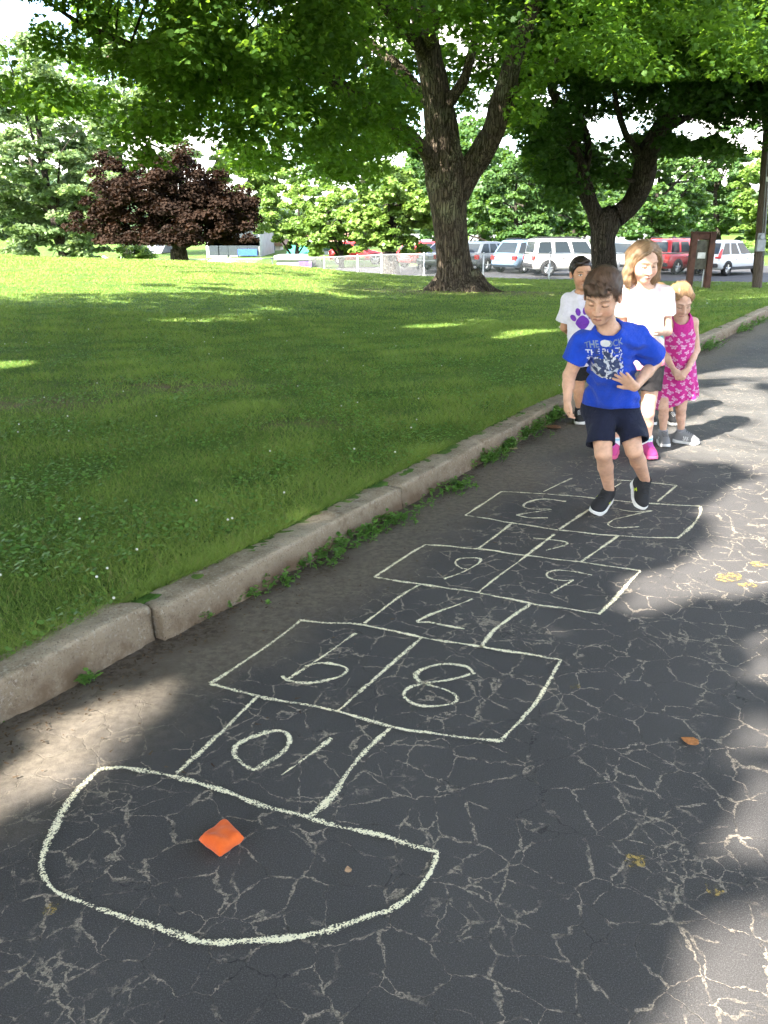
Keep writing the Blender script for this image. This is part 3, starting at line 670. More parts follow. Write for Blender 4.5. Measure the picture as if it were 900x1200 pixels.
M_MAPLE_B = leaf_mat('maple_leaf_shaded', (.014, .042, .010), (.042, .095, .020), .36, (.15, .30, .03)); _p = M_MAPLE_B.node_tree.nodes['Principled BSDF']; _p.inputs['Roughness'].default_value = .6; _p.inputs['Specular IOR Level'].default_value = .2  # darker copy of the maple leaf; this crown's shade is put into its colour
def maple_a():
    rng = np.random.default_rng(101)
    base = np.array([2.1, 25.4, 0.0]); base[2] = float(lawn_z(base[0], base[1]))-.05
    t = empty('maple_tree', tuple(base)); tag(t, 'big maple with a thick forked sunlit trunk in front of the wire fence', 'tree', 'shade maples on the lawn')
    mb = MB(); nodes = []
    def add(rows, n=14, rough=.05):
        P, Rd = L(*rows); C, _ = limb_tube(mb, P, Rd, n, 6, rough); nodes.extend(C[::2]); return C
    # trunk with root flare
    add([(537, 345, 25.4, .84), (536, 337, 25.4, .71), (534, 326, 25.4, .60), (532, 300, 25.4, .52), (530, 262, 25.4, .505), (529, 228, 25.4, .53), (526, 205, 25.4, .54), (521, 180, 25.4, .46), (517, 150, 25.4, .40), (511, 110, 25.3, .37), (502, 60, 25.2, .33), (492, 0, 25.2, .30), (480, -80, 25, .25), (475, -170, 24.8, .17), (470, -260, 24.6, .08)], 26, .04)
    for (x0, y0, x1, y1, r) in ((520, 322, 497, 341, .24), (552, 320, 578, 341, .27), (545, 322, 549, 345, .26), (526, 322, 517, 346, .22), (556, 326, 600, 344, .15), (514, 328, 482, 340, .12)):
        a = on_y(x0, y0, 25.35); b = on_y(x1, y1, 25.2-.02*(y1-335)); b[2] = float(lawn_z(b[0], b[1]))-.10; limb_tube(mb, [a, (a+b)/2+np.array([0, 0, -.12]), b], [r, r*.85, r*.35], 10, 5, .08)
    add([(538, 232, 25.4, .38), (548, 205, 25.35, .36), (565, 178, 25.2, .335), (580, 150, 25, .31), (588, 120, 24.8, .30), (598, 85, 24.6, .27), (620, 20, 24.3, .23), (655, -70, 24, .17), (690, -160, 23.6, .09)], 18)
    add([(583, 145, 25.0, .17), (605, 110, 25.6, .15), (650, 70, 26.4, .11), (720, 20, 27.5, .07)], 10)
    add([(524, 122, 25.2, .17), (541, 98, 24.9, .145), (551, 70, 24.6, .12), (560, 30, 24.2, .10), (575, -30, 23.6, .07)], 10)
    add([(514, 205, 25.3, .26), (502, 182, 25.0, .225), (486, 165, 24.4, .20), (465, 150, 23.6, .18), (440, 130, 22.6, .165), (405, 105, 21.2, .145), (370, 85, 19.8, .13), (320, 85, 18.2, .105), (245, 95, 16.6, .08), (190, 70, 16.0, .065), (135, 45, 15.6, .05), (90, 25, 15.3, .04), (40, -10, 15, .025)], 12)
    add([(370, 85, 19.8, .10), (300, 60, 19.6, .08), (200, 45, 19.6, .05), (120, 70, 19.8, .03)], 8)
    add([(516, 140, 25.2, .20), (480, 95, 25.6, .16), (420, 40, 26.2, .12), (330, -20, 26.8, .08)], 10)
    add([(505, 70, 25.2, .20), (455, 10, 23.8, .15), (390, -60, 22, .11), (300, -130, 20, .07)], 10)
    add([(500, 60, 25.2, .18), (520, -20, 22.5, .14), (560, -120, 19.5, .09)], 10)
    mb.v = [(x-base[0], y-base[1], z-base[2]) for x, y, z in mb.v]; mb.build('trunk', M_BARK, t, True)
    # leaf clumps: a wide dome, denser towards its outside and its drooping skirt
    cen = np.array([1.0, 24.5, 5.2]); rad = np.array([13.5, 11.8, 9.0]); m = 5200
    d = rng.normal(size=(m, 3)); d /= np.linalg.norm(d, axis=1)[:, None]; rr = rng.uniform(.25, 1, m)**.55; C = cen+d*rr[:, None]*rad
    px, py, dep = project(C); e = env_bottom(px)+12*np.sin(px*.05)+rng.normal(0, 7, m)
    rpx = .62*F_PX/dep
    ok = (C[:, 2] > 1.7) & (py+rpx*.75 < e) & (C[:, 1] < 36)
    high = C[:, 2] > 12; ok &= ~(high & (rng.random(m) < .3))
    # the open window where trunk and limbs show
    win = (px > 486) & (px < 598) & (py > -40) & (C[:, 1] < 26.2); win &= ~((px > 520) & (px < 585) & (py < 62) & (C[:, 1] < 23.8))
    ok &= ~win
    for (hx, hy, hr) in ((418, 62, 24), (165, 8, 22), (10, 30, 42), (300, 8, 14), (335, 232, 20), (205, 225, 16), (150, 108, 12), (60, 208, 30)): ok &= ~(np.hypot(px-hx, (py-hy)) < hr+rpx*.45)
    ok &= ~((px > 600) & (C[:, 1] < 24)  & (py > 150))
    ok &= ~((px > 632) & (py > 85))
    # less crown hiding the far trees at left under the branch
    ok &= ~((px < 105) & (py > 150)); ok &= ~((px > 598) & (rng.random(m) < .35))
    far = (C[:, 1] > 29) & (rng.random(m) < .35); ok &= ~far
    C = C[ok]
    lm = 800; d = rng.normal(size=(lm, 3)); d /= np.linalg.norm(d, axis=1)[:, None]; E2 = np.array([-4.6, 13.6, 4.6])+d*(rng.uniform(.1, 1, lm)**.5)[:, None]*np.array([5.6, 3.0, 3.6])
    px, py, dep = project(E2); rpx = .62*F_PX/dep; ok = (E2[:, 2] > 1.9) & (py+rpx*.75 < env_bottom(px)+12*np.sin(px*.05)+rng.normal(0, 7, lm)) & (px < 430) & ~((px < 105) & (py > 145))
    for (hx, hy, hr) in ((165, 8, 22), (10, 30, 42), (300, 8, 10), (205, 225, 14), (150, 108, 12), (60, 208, 30), (100, 120, 10), (225, 150, 9), (120, 60, 9)): ok &= ~(np.hypot(px-hx, (py-hy)) < hr+rpx*.40)
    C = np.concatenate([C, E2[ok]])
    def sunband(Q):
        g = Q-SUN*((Q[:, 2]+.1)/SUN[2])[:, None]; gx, gy, _ = project(g); return (gy < 337) & (gx < 400) & (Q[:, 2] < 11)
    px, py, dep = project(C); C = C[~(sunband(C) & (rng.random(len(C)) < .93)) & ~((px < 290) & (rng.random(len(C)) < .42))]
    # pieces hanging right at the limbs
    ex = []
    for nd in nodes:
        if nd[2] > 3.0 and rng.random() < .35: ex.append(nd+rng.normal(0, .8, 3)+np.array([0, 0, .3]))
    ex = np.array(ex); px, py, dep = project(ex); k = ~((px > 486) & (px < 598) & (py > -40)) & (py < env_bottom(px)-14); ex = ex[k]; C = np.concatenate([C, ex[~sunband(ex)]])
    rd = rng.uniform(.45, .9, len(C)); P, N = spray(C, rd, 155, rng, .42, .35)
    px, py, dep = project(P); k = (py < env_bottom(px)+rng.normal(0, 6, len(P)) + 3) & ~((px > 640) & (py > 95)) & ~((px > 494) & (px < 590) & (py > 64) & (P[:, 1] < 25)) & ~(np.hypot(px-12, py-28) < 36*rng.uniform(.6, 1.1, len(P)))
    P, N = P[k], N[k]
    tint = np.clip(.45+.3*BNZ(P*.35)+rng.normal(0, .25, len(P)), 0, 1.3)
    leaf_mesh('crown', P, N, np.clip(.132*np.linalg.norm(P, axis=1)/21, .085, .132), MAPLE, M_MAPLE, t, tint, rng)
    tx, ty, _ = project(C); tw = MB(); twigs(tw, nodes, C[(rng.random(len(C)) < .3) & ~((tx < 90) & (ty < 60))], rng, 1, .02); tw.v = [(x-base[0], y-base[1], z-base[2]) for x, y, z in tw.v]; tw.build('twig_clumps', M_BARK2, t, True)
    print('maple a', len(C), len(P))
maple_a()

def maple_b():
    rng = np.random.default_rng(202)
    base = on_y(708, 331, 33.0); base[2] = float(lawn_z(base[0], base[1]))-.05
    t = empty('maple_tree', tuple(base)); tag(t, 'dark maple with a low Y-shaped fork rising behind the waiting children', 'tree', 'shade maples on the lawn')
    mb = MB(); nodes = []
    def add(rows, n=14, rough=.05):
        P, Rd = L(*rows); C, _ = limb_tube(mb, P, Rd, n, 6, rough); nodes.extend(C[::2]); return C
    add([(707, 338, 33, .72), (707, 330, 33, .56), (707, 315, 33, .47), (706, 295, 33, .445), (706, 278, 33, .45), (709, 266, 33, .48), (716, 256, 33, .46), (730, 248, 33, .42), (742, 236, 32.9, .40), (752, 212, 32.7, .38), (757, 190, 32.5, .35), (766, 165, 32.2, .31), (782, 135, 32, .26), (800, 100, 31.6, .22), (828, 50, 31, .16), (850, -20, 30.5, .09)], 20, .045)
    add([(704, 268, 33, .36), (697, 252, 33, .30), (689, 232, 33, .28), (684, 212, 33, .25), (679, 192, 32.8, .22), (670, 168, 32.5, .2), (656, 130, 32, .16), (640, 80, 31.4, .11), (630, 20, 31, .06)], 14)
    add([(684, 205, 33, .16), (690, 170, 33.2, .13), (676, 120, 33.4, .1), (675, 60, 33.4, .06)], 10)
    add([(758, 192, 32.5, .2), (735, 160, 32, .14), (722, 120, 31.5, .1), (715, 60, 31, .05)], 10)
    add([(768, 160, 32.2, .17), (800, 140, 32.6, .13), (850, 125, 33, .08), (900, 115, 33.4, .04)], 10)
    add([(752, 213, 32.7, .09), (735, 211, 32.2, .07), (720, 203, 31.8, .03)], 8)
    mb.v = [(x-base[0], y-base[1], z-base[2]) for x, y, z in mb.v]; mb.build('trunk', M_BARK2, t, True)
    cen = np.array([10.2, 32.0, 5.0]); rad = np.array([9.6, 8.0, 9.0]); m = 4200
    d = rng.normal(size=(m, 3)); d /= np.linalg.norm(d, axis=1)[:, None]; rr = rng.uniform(.15, 1, m)**.55; C = cen+d*rr[:, None]*rad
    px, py, dep = project(C); e = env_bottom(px)+10*np.sin(px*.07)+rng.normal(0, 7, m); rpx = .62*F_PX/dep
    ok = (C[:, 2] > 1.6) & (py+rpx*.75 < e) & (px > 590); ok &= ~((C[:, 2] > 10) & (rng.random(m) < .5))
    win = (px > 662) & (px < 790) & (py > 95) & (C[:, 1] < 33.2) & (rng.random(m) < .80); ok &= ~win; ok &= ~((px > 668) & (px < 712) & (py > 180) & (C[:, 1] < 33.4) & (rng.random(m) < .8))
    for (hx, hy, hr) in ((800, 195, 16), (875, 155, 14), (722, 145, 10), (640, 105, 12), (812, 148, 10), (700, 148, 10), (620, 218, 8), (870, 45, 11)): ok &= ~(np.hypot((px-hx)*.6, (py-hy)) < hr+rpx*.35)
    C = C[ok]; rd = rng.uniform(.5, .9, len(C)); P, N = spray(C, rd, 84, rng, .42, .35)
    px, py, dep = project(P); k = (py < env_bottom(px)+rng.normal(0, 6, len(P))+3) & ~((px > 735) & (px < 765) & (py > 185) & (P[:, 1] < 33))
    P, N = P[k], N[k]; tint = np.clip(.38+.25*BNZ(P*.35)+rng.normal(0, .2, len(P)), 0, 1)
    leaf_mesh('crown', P, N, np.full(len(P), .165), MAPLE, M_MAPLE_B, t, tint, rng)
    tw = MB(); twigs(tw, nodes, C[rng.random(len(C)) < .45], rng); tw.v = [(x-base[0], y-base[1], z-base[2]) for x, y, z in tw.v]; tw.build('twig_clumps', M_BARK2, t, True)
    print('maple b', len(C), len(P))
maple_b()

# ------------------------------------------------------------------ the shade trees beside the photographer: they stand out of frame to
# the left and behind, and their crowns throw the shade that lies over the lawn and the drive
SHAFT = []          # (3d point, radius): lines of sunlight for which gaps are cut in those crowns
def shaft_px(px, py, r, z=0.0): SHAFT.append((on_z(px, py, z), r))
for a in ((110, 850, .10), (70, 885, .09), (150, 828, .06), (15, 925, .08), (40, 905, .07), (865, 1195, .10), (895, 1160, .13), (850, 650, .10), (880, 672, .17), (820, 676, .10), (790, 690, .08), (760, 684, .07), (880, 625, .13), (850, 600, .10), (830, 575, .10),
          (895, 745, .04), (890, 790, .05), (898, 590, .25), (880, 540, .38), (830, 530, .25), (895, 500, .5), (850, 505, .35), (870, 560, .2), (790, 545, .13), (850, 465, .35), (885, 440, .32), (830, 440, .2), (893, 860, .05), (898, 960, .07), (875, 985, .04), (700, 880, .0)):
    shaft_px(*a)
for px, py, Y, r in ((752, 358, 5.45, .22), (762, 312, 5.45, .08), (744, 298, 5.4, .08), (748, 385, 5.4, .14), (765, 350, 5.4, .16), (762, 425, 4.2, .07), (748, 444, 4.05, .07), (800, 340, 5.85, .03), (690, 326, 6.5, .0), (812, 400, 5.8, .06), (806, 425, 5.8, .05), 
                     (664, 480, 4.2, .03), (528, 312, 24.8, .35), (545, 300, 24.8, .16), (522, 328, 24.8, .4), (560, 180, 24.9, .6), (575, 150, 24.8, .5), (545, 55, 23, .9), (520, 95, 25, .25)):
    SHAFT.append((on_y(px, py, Y), r))
for a in ((540, 376, .5), (520, 382, .4), (620, 402, .22), (605, 408, .12), (280, 372, .25), (770, 365, .4), (830, 345, .7), (720, 372, .5), (430, 362, .45), (600, 352, .6), (250, 380, .5), (640, 355, .5), (868, 352, .6), (410, 640, .05), (15, 445, .25), (650, 400, .12)):
    shaft_px(a[0], a[1], a[2], -.1)
KEEP_SHADE = [(on_y(706, 342, 4.05), .17), (on_y(700, 395, 4.1), .15), (on_y(715, 425, 4.1), .17), (on_y(715, 465, 4.25), .16), (on_y(710, 500, 4.2), .14), (on_y(715, 560, 4.3), .12), (on_y(681, 318, 6.46), .12), (on_y(681, 360, 6.5), .13), (on_y(683, 395, 6.5), .13), (on_y(799, 366, 5.70), .06), (on_z(720, 600), .2), (on_z(640, 640), .3)]  # leaf clumps are added on these sun lines to keep the children shaded
def shade_trees():
    rng = np.random.default_rng(303)
    tr = [(np.array([-9.5, -3.0]), 'tall shade maple beside the photographer, nearest to the kerb'), (np.array([-14.5, 6.0]), 'tall shade maple out on the lawn beside the photographer'), (np.array([-4.5, -10.5]), 'tall shade maple across the drive behind the photographer')]
    # wanted shade on the ground: a broad patch over drive and lawn, ending in an uneven line across the lawn
    m = 9000; X = rng.uniform(-17, 12, m); Y = rng.uniform(-1.5, 23, m); Z = np.zeros(m)
    G = np.stack([X, Y, Z], -1); px, py, dep = project(G)
    line = np.interp(px, [-400, 0, 200, 330, 450, 560, 700, 900], [344, 344, 347, 345, 342, 340, 340, 338])+3*np.sin(px*.045)+2*np.sin(px*.11+1)
    h = rng.uniform(5.5, 12.5, m); C = G+SUN*(h/SUN[2])[:, None]
    rpx = .8*F_PX/dep*.3
    lim = (px-(560+(760-np.clip(py, 340, 1200))*.0))
    ok = (py > line+rpx) & (Y > -2)
    ok &= ~((X > curb_x(Y)+4.2) & (rng.random(m) < .5))
    # the same crowns also shade the low front boughs of the big maple
    g2 = rng.uniform(0, 1, (5000, 3))*np.array([15, 12, 4.5])+np.array([-12, 9, 2.0]); gp = g2-SUN*(g2[:, 2]/SUN[2])[:, None]; qx, qy, _ = project(gp)
    l2 = np.interp(qx, [-400, 0, 200, 330, 450, 560, 700, 900], [344, 344, 347, 345, 342, 335, 330, 330]); g2x, g2y, _ = project(g2); g2 = g2[(qy > l2) & ~(g2x < 250+40*np.sin(g2[:, 2]*2)) & ~((g2x > 505) & (g2x < 600))]
    hh = rng.uniform(8, 14, len(g2)); C = np.concatenate([C, g2+SUN*((hh-g2[:, 2])/SUN[2])[:, None]]); ok = np.concatenate([ok, np.ones(len(g2), bool)])
    for q, r in KEEP_SHADE:
        for k in range(5): C = np.concatenate([C, [q+SUN*rng.uniform(11, 17)+rng.normal(0, .12, 3)]]); ok = np.r_[ok, True]
    # out of view: nothing of these crowns may hang into the picture
    cx, cy, cd = project(C); vis = (C[:, 1] > .5) & (cx > -90-60*12/cd) & (cx < 1000) & (cy > -80-800/cd); ok &= ~vis
    C = C[ok]; rd = rng.uniform(.5, .95, len(C)); P, N = spray(C, rd, 34, rng, .4, .3); own = None
    keep = np.ones(len(P), bool); prot = np.zeros(len(P), bool)
    for q, r in KEEP_SHADE: D = P-q; tt = D@SUN; prot |= (np.linalg.norm(D-tt[:, None]*SUN, axis=1) < r) & (tt > 0)
    for q, r in SHAFT:
        if r <= 0: continue
        D = P-q; tt = D@SUN; dist = np.linalg.norm(D-tt[:, None]*SUN, axis=1); keep &= ~((dist < r*1.1+.075) & (tt > 0) & ~prot)
    s = P-SUN*((P[:, 2])/SUN[2])[:, None]; px, py, dep = project(s)
    line = np.interp(px, [-400, 0, 200, 330, 450, 560, 700, 900], [341, 341, 344, 342, 338, 336, 336, 334])+3*np.sin(px*.045)+2*np.sin(px*.11+1)
    keep &= (py > line); cx, cy, cd = project(P); keep &= ~((P[:, 1] > .3) & (cx > -30) & (cx < 930) & (cy > -25))
    P, N = P[keep], N[keep]
    pos = np.array([a[0] for a in tr]); own = np.argmin(((P[:, None, :2]-pos[None])**2).sum(-1), 1); oc = np.argmin(((C[:, None, :2]-pos[None])**2).sum(-1), 1)
    for i, (xy, lab) in enumerate(tr):
        b = np.array([xy[0], xy[1], float(lawn_z(xy[0], xy[1])) if xy[0] < curb_x(xy[1]) else 0]); t = empty('maple_tree', tuple(b)); tag(t, lab, 'tree', 'shade maples on the lawn')
        mb = MB(); nodes = []
        C1, _ = limb_tube(mb, [b+np.array([0, 0, -.2]), b+np.array([0, 0, .5]), b+np.array([.1, 0, 3]), b+np.array([.3, .2, 7]), b+np.array([.2, .3, 11])], [.7, .5, .42, .3, .1], 14); nodes += list(C1[8:])
        cc = C[oc == i]
        for k in range(7):
            e = cc[rng.integers(len(cc))]; a = C1[rng.integers(9, len(C1)-4)]; Q, _ = limb_tube(mb, [a, (a+e)/2+np.array([0, 0, .8]), e], [.2, .13, .04], 8, 6); nodes += list(Q)
        twigs(mb, nodes, cc[rng.random(len(cc)) < .25], rng)
        cx, cy, cd = project(np.array(mb.v)); vv = np.array(mb.v); bad = (vv[:, 1] > .3) & (cx > -250) & (cx < 1000) & (cy > -200)
        if bad.any(): 
            bs = set(np.nonzero(bad)[0].tolist()); mb.f = [f for f in mb.f if not bs.intersection(f)]
        mb.v = [(x-b[0], y-b[1], z-b[2]) for x, y, z in mb.v]; mb.build('trunk', M_BARK, t, True)
        k = own == i; leaf_mesh('crown', P[k], N[k], np.full(k.sum(), .25), BLADE, M_MAPLE, t, np.clip(rng.normal(.5, .2, k.sum()), 0, 1), rng)
    print('shade', len(C), len(P))
shade_trees()

# ------------------------------------------------------------------ trees farther off
def far_tree(px, base_py, Y, crown, trunk_r, mat, label, group, seed, nclump=170, nper=70, leaf=.30, fine=.68, shape=QUAD, bark=None, low=.0, trunk_px=None, flat=.4):
    """crown: (px centre, py centre, px half width, py half height) measured at distance Y"""
    nper = int(nper*1.9) if nper < 100 else nper; leaf = leaf*fine if nper != 210 else leaf
    rng = np.random.default_rng(seed); b = on_y(px, base_py, Y); t = empty('broadleaf_tree' if 'oak' not in label and 'beech' not in label else ('oak_tree' if 'oak' in label else 'beech_tree'), tuple(b)); tag(t, label, 'tree', group)
    c = on_y(crown[0], crown[1], Y); dep = Y/ray(crown[0], crown[1])[1]; rx = crown[2]*dep/F_PX; rz = crown[3]*dep/F_PX*1.02; ry = rx*.85
    mb = MB(); C1, _ = limb_tube(mb, [b+np.array([0, 0, -.6]), b+np.array([0, 0, .4]), b*.5+c*.5+np.array([0, 0, -.2*rz]), c, c+np.array([0, 0, rz*.7])], [trunk_r*1.4, trunk_r, trunk_r*.8, trunk_r*.5, .04], 10, 6); nodes = list(C1[7:])
    d = rng.normal(size=(nclump*2, 3)); d /= np.linalg.norm(d, axis=1)[:, None]; lob = 1+.24*BNZ(d*1.5+seed)
    rr = (rng.uniform(.3, 1, len(d))**.5)*lob; C = c+d*rr[:, None]*np.array([rx, ry, rz])
    if low: C = C[(C[:, 2] > c[2]-rz*low)]
    C = C[:nclump]
    for k in range(8):
        e = C[rng.integers(len(C))]; a = C1[rng.integers(7, len(C1)-4)]; Q, _ = limb_tube(mb, [a, (a+e)/2+np.array([0, 0, .05*rz]), e], [trunk_r*.35, trunk_r*.22, .03], 7, 4); nodes += list(Q)
    twigs(mb, nodes, C[rng.random(len(C)) < .3], rng, 1, .03)
    mb.v = [(x-b[0], y-b[1], z-b[2]) for x, y, z in mb.v]; mb.build('trunk', bark or M_BARK2, t, True)
    rd = rng.uniform(.5, 1.05, len(C))*.30*max(.8, (rx*ry*rz)**(1/3)/3.2)*2.2; P, N = spray(C, rd, nper, rng, flat, .3)
    tint = np.clip(.5+.22*BNZ(P*.5)+rng.normal(0, .2, len(P)), 0, 1)
    leaf_mesh('crown', P, N, np.full(len(P), leaf), shape, mat, t, tint, rng); return t
M_LT = leaf_mat('light_leaf', (.085, .160, .028), (.19, .29, .065), .35, (.30, .46, .06))
M_OAK = leaf_mat('pin_oak_leaf', (.10, .165, .065), (.19, .26, .11), .35, (.3, .42, .12))
M_MID = leaf_mat('mid_leaf', (.035, .090, .024), (.090, .165, .045), .35, (.2, .36, .04))
M_BEECH = leaf_mat('copper_leaf', (.012, .008, .006), (.034, .020, .013), .15, (.06, .022, .008)); M_BEECH.node_tree.nodes['Principled BSDF'].inputs['Roughness'].default_value = .8; M_BEECH.node_tree.nodes['Principled BSDF'].inputs['Specular IOR Level'].default_value = .08
FG = 'trees beyond the wire fence'
far_tree(78, 305, 52, (50, 185, 95, 125), .35, M_OAK, 'tall pale green pin oak with layered boughs at the far left of the lawn', FG, 1, 330, 80, .30, flat=.22)
far_tree(212, 303, 44, (208, 252, 96, 62), .40, M_BEECH, 'wide dark purple copper beech on the crest of the lawn', FG, 2, 330, 210, .125, flat=.5, low=.42)
far_tree(345, 318, 62, (350, 252, 52, 44), .2, M_LT, 'small bright yellow-green tree just right of the copper beech', FG, 3, 130, 70, .32)
far_tree(457, 320, 47, (455, 246, 62, 52), .48, M_LT, 'bright green tree with a straight trunk behind the fence, left of the big maple', FG, 4, 210, 70, .28)
far_tree(400, 318, 56, (398, 262, 48, 36), .2, M_LT, 'low bright green tree above the parked red hatchback', FG, 5, 120, 70, .3)
far_tree(612, 318, 60, (604, 245, 62, 55), .25, M_MID, 'mid green tree between the two maples, behind the blue car', FG, 6, 170, 70, .32)
far_tree(680, 318, 70, (672, 250, 60, 46), .25, M_MID, 'low mid green tree behind the white off-road vehicle', FG, 7, 140, 70, .34)
far_tree(775, 316, 62, (770, 238, 60, 60), .3, M_MID, 'mid green tree behind the red off-road vehicle', FG, 8, 180, 70, .32)
far_tree(850, 312, 80, (838, 226, 56, 62), .3, M_MID, 'rounded green tree behind the white crossover car', FG, 9, 160, 70, .38)
far_tree(915, 312, 75, (905, 232, 48, 62), .3, M_LT, 'tall yellow-green tree behind the utility pole', FG, 10, 170, 70, .36)
far_tree(150, 308, 85, (135, 120, 120, 100), .4, M_OAK, 'big pale tree far behind the copper beech', FG, 12, 160, 60, .5)
far_tree(290, 312, 90, (292, 225, 55, 60), .3, M_LT, 'hazy light green tree far behind the beech', FG, 13, 110, 60, .5)
far_tree(545, 315, 78, (540, 225, 70, 75), .3, M_MID, 'tall green tree far behind the forked trunk of the big maple', FG, 14, 200, 60, .45)
far_tree(425, 315, 95, (428, 60, 55, 90), .4, M_LT, 'very tall pale tree showing through a gap in the big maple crown', FG, 15, 120, 60, .55)
far_tree(160, 308, 55, (158, 297, 16, 12), .1, M_LT, 'small bright bush beneath the left side of the beech', FG, 16, 40, 50, .2)
far_tree(-40, 305, 60, (-50, 200, 80, 110), .35, M_OAK, 'pale pin oak beyond the left edge', FG, 17, 160, 60, .4)
def far_wood():
    rng = np.random.default_rng(55); C = []
    for k in range(1100):
        X = rng.uniform(-150, 170); Y = 150+rng.uniform(-12, 25); top = 9+3.2*math.sin(X*.06)+2*math.sin(X*.21+1); C.append((X, Y, -2+top*rng.random()**.7))
    C = np.array(C); P, N = spray(C, rng.uniform(2, 3.6, len(C)), 60, rng, .6, .2)
    o = leaf_mesh('distant_woods', P, N, np.full(len(P), 1.15), QUAD, leaf_mat('distant_leaf', (.05, .09, .04), (.11, .17, .08), .25), None, np.clip(rng.normal(.5, .25, len(P)), 0, 1), rng)
    tag(o, 'far-off belt of green woods behind the town', 'woods', kind='stuff')
far_wood()
# ================================================================== FENCE, SIGN, POLE, CARS, BUILDINGS
M_GALV = simple('galvanised_steel', (.50, .51, .52), .4, .5, .6, .1)
def chain_material():
    t = NT('chain_link'); uv = t.n.new('ShaderNodeUVMap').outputs[0]; s = t.n.new('ShaderNodeSeparateXYZ'); t.l(uv, s.inputs[0])
    def wire(sock):
        f = t.math('FRACT', sock); return t.math('LESS_THAN', t.math('ABSOLUTE', t.math('SUBTRACT', f, .5)), .05)
    a = t.math('DIVIDE', t.math('ADD', s.outputs[0], s.outputs[1]), .075); b = t.math('DIVIDE', t.math('SUBTRACT', s.outputs[0], s.outputs[1]), .075)
    m = t.math('MAXIMUM', wire(a), wire(b)); t.base((.30, .31, .32), .6, .4)
    tr = t.new('ShaderNodeBsdfTransparent'); mx = t.new('ShaderNodeMixShader'); t.l(m, mx.inputs[0]); t.l(tr.outputs[0], mx.inputs[1]); t.l(t.p.outputs[0], mx.inputs[2]); t.l(mx.outputs[0], t.out.inputs[0]); return t.m
def fence():
    tops = [(828, 296.5, 30.5), (757, 297, 33.3), (697, 297, 36), (645, 297, 38), (567, 297.5, 39.5), (497, 297.5, 40.5), (447, 298.5, 42.5), (419, 300, 44.5), (380, 301.5, 46.5), (319, 303, 49), (270, 303.5, 52), (222, 304, 54), (175, 304.3, 57), (130, 304.5, 60)]
    T = [on_y(*q) for q in tops]; r = empty('wire_fence', tuple(T[3]-np.array([0, 0, 1.25]))); o = np.array(r.location); tag(r, 'low chain-link fence with galvanised posts running behind the lawn', 'fence')
    chm = chain_material()
    for i, p in enumerate(T):
        p = p-o; mb = MB(); rr = .045 if i in (0, 6, 7) else .032
        mb.tube([p+np.array([0, 0, -2.0]), p+np.array([0, 0, .02])], rr, 8); mb.tube([p+np.array([0, 0, .02]), p+np.array([0, 0, .05]), p+np.array([0, 0, .075])], [rr*1.25, rr*1.2, .01], 8); mb.build('post', M_GALV, r, True)
    for a, b in zip(T[:-1], T[1:]):
        a = a-o; b = b-o
        MB().tube([a, b], .024, 8).build('top_rail', M_GALV, r, True)
        z0 = -1.28; L = float(np.linalg.norm(b-a)); V = [a+np.array([0, 0, z0]), b+np.array([0, 0, z0]), b, a]
        off = np.array([0, -.035, 0]); mesh_np('wire_mesh', np.array([v+off for v in V]), np.array([[0, 1, 2, 3]]), chm, r, uv=np.array([(0, 0), (L, 0), (L, -z0), (0, -z0)]))
fence()

def wood_sign():
    b = on_y(818, 334, 30.0); r = empty('sign_stand', tuple(b)); tag(r, 'dark brown timber sign stand seen from behind, next to the fence end post', 'sign stand')
    wood = simple('stained_timber', (.095, .045, .032), .75, .3, 0, .3, 5, .4, 30); brd = simple('weathered_board', (.11, .105, .085), .8, .2, 0, .3, 6, .3, 40)
    for x in (-.32, .30):
        MB().box((x, 0, .80), (.20, .20, 1.84), None, .015).build('post', wood, r)
    MB().box((-.01, .0, 1.60), (.42, .09, .22), None, .01).build('crossbar', wood, r)
    MB().box((-.01, .02, 1.00), (.415, .05, .96), None, .006).build('board', brd, r)
    MB().box((-.01, -.02, .98), (.27, .02, .20), None, .004).build('notice', simple('notice_paper', (.72, .72, .70), .7), r)
    MB().box((-.01, .0, 1.735), (.80, .26, .05), Matrix.Rotation(0, 3, 'X'), .01).build('cap', wood, r)
wood_sign()

def utility_pole():
    b = on_y(887, 333, 31.5); r = empty('utility_pole', tuple(b)); tag(r, 'dark wooden utility pole with a grey meter box and conduit at the right edge', 'utility pole')
    t = NT('pole_wood'); p = t.pos(); n = t.noise(t.scale(p, (14, 14, .8)), 2, 5, .7); t.base(t.mix(t.ramp(n.outputs[0], .3, .7), (.055, .042, .034), (.16, .125, .10)), .9, .2); t.bump(n.outputs[0], .6, .02)
    mb = MB(); limb_tube(mb, [(0.02, 0, -.3), (-.10, 0, 1.5), (-.36, 0, 5), (-.80, 0, 11)], [.175, .17, .155, .12], 16, 5, .01); mb.build('pole', t.m, r, True)
    g = simple('meter_grey', (.30, .32, .34), .5, .5, .3)
    MB().box((-.15, -.20, 1.35), (.30, .14, .42), None, .02).build('meter_box', g, r)
    m = MB(); m.tube([(-.16, -.18, 1.64), (-.16, -.30, 1.64)], .085, 14); m.box((-.16, -.16, 1.64), (.24, .06, .26), None, .02); m.build('meter', g, r)
    MB().tube([(.01, -.17, 1.0), (-.14, -.165, 3), (-.37, -.155, 6), (-.56, -.14, 8.6)], .028, 8).build('conduit', g, r, True)
    MB().tube([(-.13, -.18, 1.75), (-.31, -.17, 4), (-.57, -.15, 7.5)], .018, 8).build('conduit', g, r, True)
    MB().box((-.20, -.18, 3.55), (.16, .05, .16), None, .01).build('marker_plate', simple('plate_white', (.6, .6, .58), .6), r)
utility_pole()

